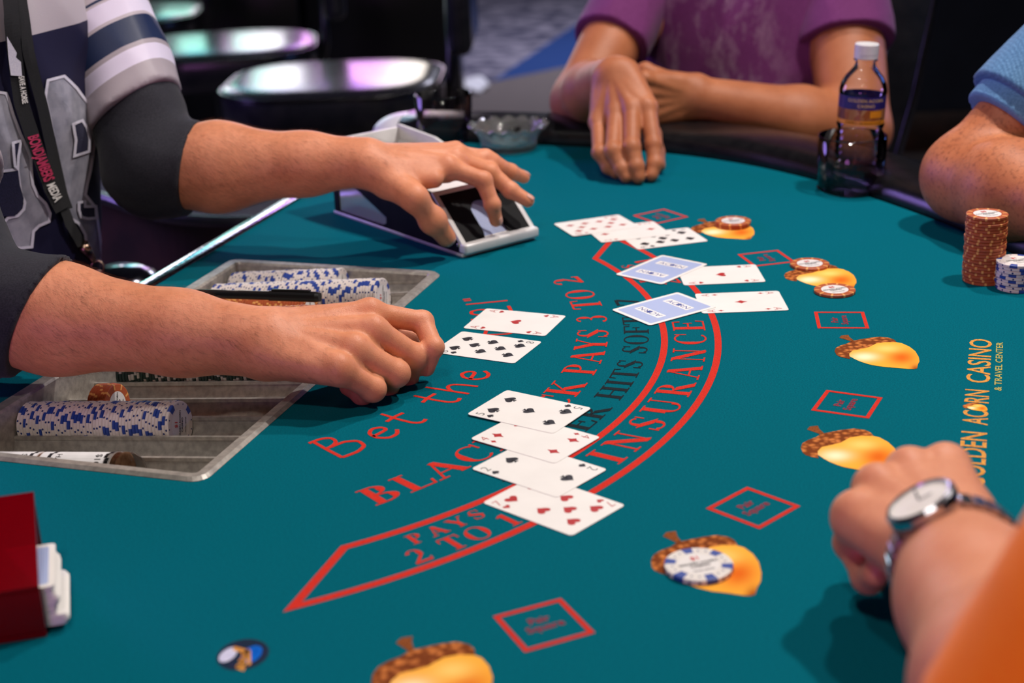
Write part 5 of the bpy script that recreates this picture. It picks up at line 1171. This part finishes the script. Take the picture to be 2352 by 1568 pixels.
dp_ = np.cross(Pm[0]-Pm[3], (Pm[0]+Pm[3])/2-Awr); dp_ = dp_ if dp_[1] < 0 else -dp_; palm(F, Awr+(Pm[1]-Awr)*.05, Pm, dp_, .0185, .0145, .0122)
TIP = lambda x, y: PZ(x, y, .010)
def droop(F, m, pip, dip, tip, r, Yp):
    p1_ = PY(pip[0], pip[1], Yp); t_ = TIP(*tip); p2_ = PY(dip[0], dip[1], (Yp*.35+t_[1]*.65)); finger(F, [m, p1_, p2_, t_], r); return [m, p1_, p2_, t_]
q1 = droop(F, Pm[0], (1501, 332), (1504, 376), (1497, 402), .0112, 2.035); q2 = droop(F, Pm[1], (1451, 338), (1461, 382), (1467, 407), .0114, 2.02); q3 = droop(F, Pm[2], (1408, 346), (1428, 388), (1438, 406), .0110, 2.025); q4 = droop(F, Pm[3], (1377, 350), (1398, 384), (1415, 398), .0098, 2.045)
tb0 = Awr*.5+Pm[0]*.5-dp_/np.linalg.norm(dp_)*.015; F.group([cone(tb0, PY(1497, 310, 2.09), .016, .0135), cone(PY(1497, 310, 2.09), PY(1506, 350, 2.075), .013, .012), cone(PY(1506, 350, 2.075), PY(1513, 380, 2.055), .012, .0095)], .006, .01)
# left hand tucked behind the right wrist
lh = Awl+(Awl-Ael)/np.linalg.norm(Awl-Ael)*.085; lm = [lh+UPV*(.012-.02*i)+np.array([0, -.012, 0]) for i in range(4)]
palm(F, Awl, lm, (0, -1, .2), .017, .0125, .0115)
for i, m in enumerate(lm): dirn = (Awl-Ael)/np.linalg.norm(Awl-Ael); finger(F, [m, m+dirn*.028+np.array([0, .028, -.012]), m+dirn*.012+np.array([0, .05, -.02]), m-dirn*.008+np.array([0, .052, -.024])], .0092)
F.group([cone(Awl+dirn*.03+UPV*.012, lh+UPV*.018-dirn*.005+np.array([0, .03, 0]), .015, .012), cone(lh+UPV*.018-dirn*.005+np.array([0, .03, 0]), lh+UPV*.005+dirn*.015+np.array([0, .05, 0]), .012, .010)], .006, .01)
lo, hi = bbox(Asr, Asl, Aer, Ael, Awr, Am+UPV*.28, Ah, TIP(1450, 408), m=.15); V, Fc = mesh_field(F, lo, hi, .0029); fast_mesh('body', shA(V), Fc, M['skin_tan'], ps); head_parts(ps, shA(hA[0]), *hA[1:])
nail(ps, shA(q1[3]), shA(q1[2]), (.4, -1, .3), .0078)
def print_material(c1, c2, c3, ctr, axis):
    m = cloth('purple_cotton', c1, c2, 500); N, L, b = nodes(m); tc = N.new('ShaderNodeTexCoord'); mp = N.new('ShaderNodeMapping'); mp.inputs['Scale'].default_value = (15, 15, 8); L.new(tc.outputs['Object'], mp.inputs[0])
    ns = N.new('ShaderNodeTexNoise'); ns.inputs['Scale'].default_value = 1.6; ns.inputs['Detail'].default_value = 7; ns.inputs['Roughness'].default_value = .7; L.new(mp.outputs[0], ns.inputs[0])
    sb = N.new('ShaderNodeVectorMath'); sb.operation = 'SUBTRACT'; sb.inputs[1].default_value = tuple(ctr); L.new(tc.outputs['Object'], sb.inputs[0]); dt = N.new('ShaderNodeVectorMath'); dt.operation = 'DOT_PRODUCT'; dt.inputs[1].default_value = tuple(axis); L.new(sb.outputs[0], dt.inputs[0])
    u_ = mnode(N, L, 'DIVIDE', dt.outputs['Value'], .105); g = mnode(N, L, 'POWER', 2.718, mnode(N, L, 'MULTIPLY', mnode(N, L, 'POWER', mnode(N, L, 'ABSOLUTE', u_), 4.0), -1.0))
    k = N.new('ShaderNodeMapRange'); k.inputs[1].default_value = .47; k.inputs[2].default_value = .62; k.inputs[4].default_value = .60; L.new(ns.outputs[0], k.inputs[0])
    old = b.inputs['Base Color'].links[0].from_socket; L.new(mixc(N, L, mnode(N, L, 'MULTIPLY', k.outputs[0], g), old, c3), b.inputs['Base Color']); return m
PU1, PU2 = S(98, 40, 92), S(116, 52, 110)
M['purple'] = cloth('purple_sleeve_cotton', PU1, PU2, 500); M['purple_print'] = print_material(PU1, PU2, S(168, 142, 160), shA(Am+fa*.1-la*.03), la)
J = Field(); J.group([ell(Am-UPV*.12+la*.035, (.205, .125, .24), (0, 0, 1), la), ell(Am-UPV*.36+la*.035, (.205, .135, .24), (0, 0, 1), la), cone(Asl-la*.045-UPV*.012, Asr+la*.045-UPV*.012, .068, .068)], .06, .05); J.disp = folds(.008, 20, 31, (1, 1, .5)); J.cuts = [((0, 0, -1), (0, 0, Ah[2]-.06), .004)]
lo, hi = bbox(Asr, Asl, Ah, m=.2); V, Fc = mesh_field(J, lo, hi, .006); fast_mesh('t_shirt', shA(V), Fc, M['purple_print'], ps)
for A, B, t1, sd, cn in ((Asr, Aer, .58, 41, None), (Asl, Ael, .50, 42, None)):
    sleeve('t_shirt_sleeve', A, B, 0, t1, .066 if sd == 41 else .074, .064 if sd == 41 else .076, M['purple'], sd, .0045, cn, parent=ps, sh=shA); ax = (B-A)/np.linalg.norm(B-A); c = A+(B-A)*(t1-.045); u_ = np.cross(ax, (0, 1, 0)); u_ /= np.linalg.norm(u_); w = np.cross(ax, u_)
seated_legs(ps, Ah, fa, la, shA, M['trouser'], 51)
# ---------------------------------------------------------------- player in the blue polo shirt
Bs, Be, Bw = PD(2490, 120, 1.93), PD(2222, 405, 1.875), PD(2540, 505, 1.70)
lb = np.array([-.55, .83, 0]); lb /= np.linalg.norm(lb); fb = np.array([-lb[1], lb[0], 0]) if -lb[1] < 0 else np.array([lb[1], -lb[0], 0]); fb = np.array([-.83, -.55, 0])
Bs2 = Bs+np.array([.28, -.26, .02]); Bm_ = (Bs+Bs2)/2; lb = Bs-Bs2; lb[2] = 0; lb /= np.linalg.norm(lb); fb = np.array([-lb[1], lb[0], 0]); fb = fb if fb[0] < 0 else -fb
Bh = Bm_-fb*.06; Bh[2] = -.34; pb = thing('person', 'seated player in a blue knit polo shirt with one elbow on the rail', 'person', (Bh[0], Bh[1], -ZT)); shB = mk_shift(Bh)
Be2, Bw2 = Bs2+np.array([.02, -.02, -.26]), Bs2+np.array([-.18, -.05, -.27])
F = Field()
F.group([cone(Bs, Be, .055, .047), cone(Be, Be, .046, .046), cone(Be, Be+(Bw-Be)*.35, .049, .055), cone(Be+(Bw-Be)*.35, Bw, .055, .030)], .02, .03)
F.group([cone(Bs2, Be2, .055, .046), cone(Be2, Bw2, .046, .03)], .02, .03)
F.group([ell(Bm_-UPV*.13, (.17, .11, .21), (0, 0, 1), lb), ell(Bm_-UPV*.33, (.16, .12, .20), (0, 0, 1), lb), cone(Bs-lb*.04, Bs2+lb*.04, .05, .05)], .05, .05)
hB = head(F, Bm_+UPV*.06, UPV, fb)
def simple_hand(F, wr, dirn, side, dors, r=.0092):
    dirn, side, dors = (np.array(v, float)/np.linalg.norm(v) for v in (dirn, side, dors)); ms = [wr+dirn*(.088-.004*abs(i-1))+side*(.030-.020*i) for i in range(4)]; palm(F, wr, ms, dors)
    for i, m in enumerate(ms): L_ = (.042, .046, .043, .034)[i]; a = m+dirn*L_*.85-dors*L_*.45; b_ = a+dirn*L_*.3-dors*L_*.55; c_ = b_-dirn*L_*.15-dors*L_*.4; finger(F, [m, a, b_, c_], r*(1, 1.03, .98, .86)[i])
    t0 = wr+dirn*.03+side*.028; F.group([cone(wr+dirn*.01+side*.012, t0, .019, .016), cone(t0, t0+dirn*.035+side*.018, .015, .013), cone(t0+dirn*.035+side*.018, t0+dirn*.062+side*.018-dors*.006, .0125, .010)], .006, .010)
simple_hand(F, Bw, Bw-Be, (-.6, .6, .1), (0, 0, 1)); simple_hand(F, Bw2, Bw2-Be2, (-.3, .9, 0), (0, 0, 1))
lo, hi = bbox(Bs, Bs2, Be, Bw, Be2, Bw2, Bm_+UPV*.28, m=.17); V, Fc = mesh_field(F, lo, hi, .0032); fast_mesh('body', shB(V), Fc, M['skin_old'], pb); head_parts(pb, shB(hB[0]), *hB[1:])
cen = V[Fc].mean(1); dd = np.linalg.norm(np.cross(cen-Be, (Bs-Be)/np.linalg.norm(Bs-Be)), axis=1); arm_hair(pb, shB(V), Fc, (np.linalg.norm(cen-Be, axis=1) < .22) & (dd < .12), (Be-Bs)*.5+np.array([0, 0, -.1]), 2600, .010, 9)
def rib_material():
    m = cloth('blue_knit', S(70, 112, 150), S(96, 140, 178), 400); N, L, b = nodes(m); tc = N.new('ShaderNodeTexCoord'); wv = N.new('ShaderNodeTexWave'); wv.inputs['Scale'].default_value = 75; wv.inputs['Distortion'].default_value = .5; L.new(tc.outputs['Object'], wv.inputs[0])
    old = b.inputs['Base Color'].links[0].from_socket; L.new(mixc(N, L, mnode(N, L, 'MULTIPLY', wv.outputs['Fac'], .35), old, S(50, 84, 118)), b.inputs['Base Color']); return m
M['blue_knit'] = rib_material(); M['blue_band'] = cloth('blue_cuff', S(84, 130, 168), S(104, 152, 192), 500)
sleeve('polo_sleeve', Bs, Be, 0, .52, .074, .078, M['blue_knit'], 61, .003, parent=pb, sh=shB); sleeve('polo_cuff', Bs, Be, .46, .63, .066, .064, M['blue_band'], 62, .001, parent=pb, sh=shB); sleeve('polo_sleeve', Bs2, Be2, 0, .55, .074, .076, M['blue_knit'], 63, .003, parent=pb, sh=shB)
J = Field(); J.group([ell(Bm_-UPV*.12, (.195, .135, .24), (0, 0, 1), lb), ell(Bm_-UPV*.36, (.19, .15, .24), (0, 0, 1), lb), cone(Bs-lb*.045-UPV*.012, Bs2+lb*.045-UPV*.012, .066, .066)], .06, .05); J.disp = folds(.005, 20, 33, (1, 1, .5)); J.cuts = [((0, 0, -1), (0, 0, Bh[2]-.06), .004)]
lo, hi = bbox(Bs, Bs2, Bh, m=.2); V, Fc = mesh_field(J, lo, hi, .007); fast_mesh('polo_shirt', shB(V), Fc, M['blue_knit'], pb); seated_legs(pb, Bh, fb, lb, shB, M['trouser'], 52)
# ---------------------------------------------------------------- player in orange with the wristwatch
Ow, Oe, Os = PD(2188, 1268, .940), PD(2470, 1850, .70), PD(2880, 1290, .66)
Os2 = Os+np.array([.26, -.26, .0]); Om_ = (Os+Os2)/2; lo_ = Os2-Os; lo_[2] = 0; lo_ /= np.linalg.norm(lo_); fo = np.array([-.7, .7, 0]); Oh = Om_-fo*.05; Oh[2] = -.34
po = thing('person', 'seated player in an orange shirt resting a watch-wearing fist on the felt', 'person', (Oh[0], Oh[1], -ZT)); shO = mk_shift(Oh)
F = Field()
F.group([cone(Os, Oe, .055, .046), cone(Oe, Oe+(Ow-Oe)*.35, .047, .049), cone(Oe+(Ow-Oe)*.35, Oe+(Ow-Oe)*.75, .049, .040), cone(Oe+(Ow-Oe)*.75, Ow, .040, .0355)], .02, .03)
Oe2, Ow2 = Os2+np.array([-.02, .06, -.27]), Os2+np.array([-.12, .26, -.20])
F.group([cone(Os2, Oe2, .055, .046), cone(Oe2, Ow2, .046, .03)], .02, .03); simple_hand(F, Ow2, Ow2-Oe2, (.3, .9, 0), (0, 0, 1))
F.group([ell(Om_-UPV*.13, (.17, .11, .21), (0, 0, 1), lo_), ell(Om_-UPV*.33, (.16, .12, .20), (0, 0, 1), lo_), cone(Os+lo_*.04, Os2-lo_*.04, .05, .05)], .05, .05)
hO = head(F, Om_+UPV*.06, UPV, fo)
Om = [PD(2172, 1072, 1.030), PD(2090, 1082, 1.022), PD(2016, 1120, 1.005), PD(1968, 1182, .985)]     # index ... little finger
do_ = np.cross(Om[0]-Om[3], (Om[0]+Om[3])/2-Ow); do_ = do_ if do_[2] > 0 else -do_; do_ /= np.linalg.norm(do_); palm(F, Ow+(Om[1]-Ow)*.05, Om, do_, .0205, .0165, .0135)
fwd = (Om[1]+Om[2])/2-Ow; fwd /= np.linalg.norm(fwd)
for i, (m, L_) in enumerate(zip(Om, (.044, .048, .045, .036))):
    a = m-do_*L_*.86+fwd*L_*.50; b_ = a-do_*.010-fwd*.026; c_ = b_-fwd*.016+do_*.012; finger(F, [m, a, b_, c_], (.0112, .0118, .0116, .0110)[i], .008)
sdv = Om[0]-Om[3]; sdv /= np.linalg.norm(sdv); t0 = Ow+fwd*.03+sdv*.030-do_*.012; t1_ = t0+fwd*.035-do_*.012; F.group([cone(Ow+sdv*.012, t0, .019, .017), cone(t0, t1_, .016, .014), cone(t1_, t1_+fwd*.018-do_*.018-sdv*.02, .0135, .011)], .006, .010)
lo, hi = bbox(Os, Os2, Oe, Ow, Oe2, Ow2, Om[0], Om_+UPV*.28, m=.15); V, Fc = mesh_field(F, lo, hi, .0030); fast_mesh('body', shO(V), Fc, M['skin_fist'], po); head_parts(po, shO(hO[0]), *hO[1:])
M['orange_cotton'] = cloth('orange_cotton', S(255, 122, 4), S(255, 138, 14), 600)
sleeve('t_shirt_sleeve', Os, Oe, 0, .92, .080, .080, M['orange_cotton'], 71, .004, parent=po, sh=shO); sleeve('t_shirt_sleeve', Os2, Oe2, 0, .6, .078, .08, M['orange_cotton'], 72, .004, parent=po, sh=shO)
J = Field(); J.group([ell(Om_-UPV*.12, (.195, .135, .24), (0, 0, 1), lo_), ell(Om_-UPV*.36, (.19, .15, .24), (0, 0, 1), lo_), cone(Os+lo_*.045-UPV*.012, Os2-lo_*.045-UPV*.012, .066, .066)], .06, .05); J.disp = folds(.005, 20, 34, (1, 1, .5)); J.cuts = [((0, 0, -1), (0, 0, Oh[2]-.06), .004)]
lo, hi = bbox(Os, Os2, Oh, m=.2); V, Fc = mesh_field(J, lo, hi, .007); fast_mesh('t_shirt', shO(V), Fc, M['orange_cotton'], po); seated_legs(po, Oh, fo, lo_, shO, M['trouser'], 53)
# finger ring and wristwatch are worn things of their own
rg = Om[2]+( -do_*.045*.86+fwd*.045*.50)*.42; rax = -do_*.86+fwd*.5; rax /= np.linalg.norm(rax); u_ = np.cross(rax, sdv); u_ /= np.linalg.norm(u_); w_ = np.cross(rax, u_)
M['gold'] = noise_col(mat('gold', (.8, .6, .3), .2, 1.0), S(226, 200, 160), S(240, 220, 190), 60)
V, Fc = tube([rg+.0118*(math.cos(k*math.pi/14)*u_+math.sin(k*math.pi/14)*w_) for k in range(28)], .0018, 8, closed=True); o = obj('finger_ring', V, Fc, M['gold'], smooth=True); tag(o, 'pale gold ring worn on the clenched fist', 'ring')
wax = Ow-Oe; wax /= np.linalg.norm(wax); wc = Oe+(Ow-Oe)*.935; wt = thing('wristwatch', 'silver wristwatch with metal link bracelet on the clenched arm', 'watch', (0, 0, 0))
top = UPV*.80-CF*.50-CR*.62; top = top-wax*(top@wax); top = top-wax*(top@wax); top /= np.linalg.norm(top); sid = np.cross(wax, top); Rw = .0375; Rh = .0375
def wpt(a, r=0, s=0): return wc+wax*s+top*((Rh+r)*math.cos(a))+sid*((Rw+r)*math.sin(a))
M['dial'] = noise_col(mat('watch_dial', (.7, .68, .64), .3), S(226, 220, 210), S(236, 232, 224), 60); M['watch_steel'] = noise_col(mat('watch_steel', (.6, .6, .63), .22, 1.0), S(176, 178, 190), S(206, 206, 216), 90)
for k in range(26):                            # bracelet links, each its own piece
    a0 = .52+(2*math.pi-1.04)*k/26; a1 = .52+(2*math.pi-1.04)*(k+.86)/26; V = [wpt(a, r, s) for a in (a0, a1) for r in (.0002, .0034) for s in (-.0075, .0075)]
    bm = bmesh.new(); vs = [bm.verts.new(v) for v in V]
    for f_ in ((0, 1, 3, 2), (4, 6, 7, 5), (0, 4, 5, 1), (2, 3, 7, 6), (0, 2, 6, 4), (1, 5, 7, 3)): bm.faces.new([vs[i] for i in f_])
    bmesh.ops.recalc_face_normals(bm, faces=bm.faces[:]); bmesh.ops.bevel(bm, geom=bm.edges[:], offset=.0006, segments=1, affect='EDGES'); bm_obj('bracelet_link', bm, M['watch_steel'], wt)
cw_ = wpt(0, .001); Mt = Matrix((Vector(sid), Vector(wax), Vector(top))).transposed().to_4x4(); Mt.translation = Vector(cw_)
def wl(name, prof, m, n=40):
    V, Fc = lathe(prof, n); return obj(name, [Mt @ Vector(v) for v in V], Fc, m, wt, smooth=False)
wl('case', [(0, -.001), (.0200, -.001), (.0218, .002), (.0218, .0065), (.0200, .0088), (.0188, .0086), (.0186, .0074)], M['watch_steel']); wl('dial', [(0, .0072), (.0187, .0072)], M['dial'])
V = [(-.0005, 0, .0076), (.0005, 0, .0076), (.0006, .015, .0076), (-.0006, .015, .0076)]; obj('hand', [Mt @ Vector(v) for v in V], [(0, 1, 2, 3)], M['card_black'], wt)
V = [(0, -.0006, .0077), (.008, -.0006, .0077), (.008, .0006, .0077), (0, .0006, .0077)]; obj('hand', [Mt @ Vector(v) for v in V], [(0, 1, 2, 3)], M['card_black'], wt)
V, Fc = lathe([(0, 0), (.0022, 0), (.0022, .003), (0, .003)], 12); obj('crown', [Mt @ Vector((x, .0218+z, .004+y)) for x, y, z in V], Fc, M['watch_steel'], wt)
# ================================================================ PLAYER CHAIR, COUNTER, SLOT MACHINES
ch = thing('casino_chair', 'black vinyl chair with rounded piped backrest behind the purple shirt', 'chair', (PY(2128, 100, 2.86)[0]-.262, 2.82, -ZT), math.atan2(fa[1], fa[0])+math.pi/2)
zc = ZT
bk = [(-.19, -.25), (.19, -.25), (.235, -.05), (.270, .16), (.262, .27), (.225, .335), (.16, .37), (0, .38), (-.16, .37), (-.225, .335), (-.262, .27), (-.270, .16), (-.235, -.05)]
bm = bmesh.new(); vs0 = [bm.verts.new((x, 0, zc+z)) for x, z in bk]; vs1 = [bm.verts.new((x, .075, zc+z)) for x, z in bk]; n = len(bk); bm.faces.new(vs0); bm.faces.new(vs1[::-1])
for i in range(n): bm.faces.new((vs0[i], vs1[i], vs1[(i+1) % n], vs0[(i+1) % n]))
bmesh.ops.recalc_face_normals(bm, faces=bm.faces[:]); bmesh.ops.bevel(bm, geom=bm.edges[:], offset=.022, segments=4, profile=.5, affect='EDGES'); bo = bm_obj('backrest', bm, M['seat_vinyl'], ch, None, True)
for yy in (-.002, .077):
    V, Fc = tube([(x*.955, yy, zc+.06+(z-.06)*.95) for x, z in bk], .006, 8, closed=True); obj('piping', V, Fc, M['black_vinyl'], bo, smooth=True)
s = pad(.50, .21, .09, 'seat', M['seat_vinyl'], ch); s.location = (0, -.20, zc-.56)
V, Fc = lathe([(0, 0), (.22, 0), (.23, .012), (.2, .03), (.05, .045), (.035, .06), (.035, zc-.58), (.1, zc-.56), (0, zc-.56)], 32); obj('pedestal', [(x, y-.20, z) for x, y, z in V], Fc, M['black_plastic'], ch, smooth=True)
for x in (-.15, .15): V, Fc = tube([(x, -.1, zc-.53), (x, .05, zc-.53), (x, .06, zc-.2)], .014, 10); obj('back_support', V, Fc, M['black_plastic'], ch, smooth=True)
M['dark_matte'] = noise_col(mat('dark_matte', (.01, .01, .01), .8), (.008, .007, .007), (.014, .012, .012), 20)
# dark counter with a glossy rounded edge behind the dealer
cz = -.15; cpts = [PZ(x, y, cz) for x, y in ((120, 398), (200, 428), (270, 452), (350, 480), (420, 490), (500, 495), (590, 494), (700, 486))]; far = np.array([-.6, 1.9, 0]); cn = thing('counter', 'dark wooden counter with a glossy curved edge behind the dealing arm', 'counter', (cpts[3][0], cpts[3][1], -ZT)); shC = lambda V: np.asarray(V)-np.array([cpts[3][0], cpts[3][1], -ZT])
ed = smooth_curve([(p[0], p[1]) for p in cpts], 30); poly = [tuple(p) for p in ed]+[(ed[-1][0]+.02, ed[-1][1]+.30), (ed[0][0]-.2, ed[0][1]+.45)]
V, Fc = prism(poly, cz-.02, cz-.004); obj('counter_top', shC(V), Fc, M['dark_matte'], cn)
V, Fc = tube([(x, y, cz-.012) for x, y in ed], .010, 14); obj('edge_roll', shC(V), Fc, M['seat_vinyl'], cn, smooth=True)
V, Fc = prism([(x+.03*(i < 30)*0, y+.04) for i, (x, y) in enumerate(poly)], -ZT, cz-.02); obj('front_panel', shC(V), Fc, M['dark_wood'], cn)
# grey bin with a domed lid standing behind the dealer's side
bp_ = PZ(250, 640, -.12); bn = thing('waste_bin', 'grey bin with a rounded lid behind the jersey hem', 'bin', (bp_[0], bp_[1]+.06, -ZT)); hb = ZT-.12
V, Fc = lathe([(0, 0), (.055, 0), (.066, hb-.06), (.060, hb-.055)], 32); obj('bin_body', V, Fc, M['steel'], bn, smooth=True); V, Fc = lathe([(.070, hb-.06), (.068, hb-.045), (.055, hb-.015), (.03, hb-.003), (0, hb)], 32); obj('lid', V, Fc, M['chrome'], bn, smooth=True)
# slot machines along the back: lit screens that the stool seats mirror
def screen_material(name, cols, strength, sc):
    m = bpy.data.materials.new(name); m.use_nodes = True; N, L = m.node_tree.nodes, m.node_tree.links; N.clear(); out = N.new('ShaderNodeOutputMaterial'); em = N.new('ShaderNodeEmission'); em.inputs[1].default_value = strength
    tc = N.new('ShaderNodeTexCoord'); vo = N.new('ShaderNodeTexVoronoi'); vo.inputs['Scale'].default_value = sc; L.new(tc.outputs['Object'], vo.inputs['Vector']); cr = N.new('ShaderNodeValToRGB'); cr.color_ramp.elements[0].color = (*cols[0], 1); cr.color_ramp.elements[1].color = (*cols[-1], 1)
    for i, c in enumerate(cols[1:-1]): x = cr.color_ramp.elements.new((i+1)/(len(cols)-1)); x.color = (*c, 1)
    L.new(vo.outputs['Color'], cr.inputs[0]); L.new(cr.outputs[0], em.inputs[0]); L.new(em.outputs[0], out.inputs[0]); return m
M['screen_a'] = screen_material('screen_light_a', [(.03, .05, 1), (.55, .5, 1), (1, .97, 1), (.03, .5, .35), (.06, .12, 1)], 8, 3.2); M['screen_b'] = screen_material('screen_light_b', [(.2, .08, 1), (.9, .8, .9), (1, .93, .8), (.6, .1, .8), (.06, .3, 1)], 8, 3.2)
def slot(x, y, rz, label, m):
    t = thing('slot_machine', label, 'slot machine', (x, y, -ZT), rz, 'slot machines along the aisle')
    bevel_box('cabinet', (-.30, .0, 0), (.30, .55, 1.02), M['black_plastic'], t, .01); bevel_box('tower', (-.30, .20, 1.02), (.30, .55, 2.05), M['black_plastic'], t, .01)
    V = [(-.27, -.02, .80), (.27, -.02, .80), (.27, .10, 1.02), (-.27, .10, 1.02)]; V += [(a, b+.03, c-.03) for a, b, c in V]; obj('button_deck', V, [(0, 1, 2, 3), (7, 6, 5, 4), (0, 4, 5, 1), (1, 5, 6, 2), (2, 6, 7, 3), (3, 7, 4, 0)], M['black_plastic'], t)
    for z0, z1 in ((1.08, 1.50), (1.56, 1.98)):
        bevel_box('screen_frame', (-.28, .185, z0-.02), (.28, .205, z1+.02), M['chrome'], t, .004); bevel_box('screen', (-.25, .175, z0), (.25, .186, z1), m, t, .002)
    return t

slot(-1.08, 6.0, 0, 'slot machine with lit screens standing beyond the casino stools, towards the dealer', M['screen_a'])
slot(-.46, 6.0, 0, 'slot machine with lit screens standing beyond the casino stools, beside the carpet aisle', M['screen_b'])
slot(-1.70, 6.0, 0, 'slot machine with lit screens standing beyond the unlit stool', M['screen_a'])

# crumpled napkin lying on the carpet by the aisle
nb = bmesh.new(); bmesh.ops.create_icosphere(nb, subdivisions=3, radius=1)
rn = np.random.default_rng(3)
for v in nb.verts: k = 1+.35*math.sin(5*v.co.x+3*v.co.y)*math.cos(4*v.co.z+2*v.co.x)+rn.uniform(-.08, .08); v.co = Vector((v.co.x*.10*k, v.co.y*.16*k, max(0, (v.co.z+.3)*.035*k)))
pn = PZ(1068, 205, -ZT); o = bm_obj('paper_napkin', nb, M['paper'], None, (pn[0], pn[1], -ZT), True); tag(o, 'crumpled white paper napkin lying on the carpet', 'napkin')
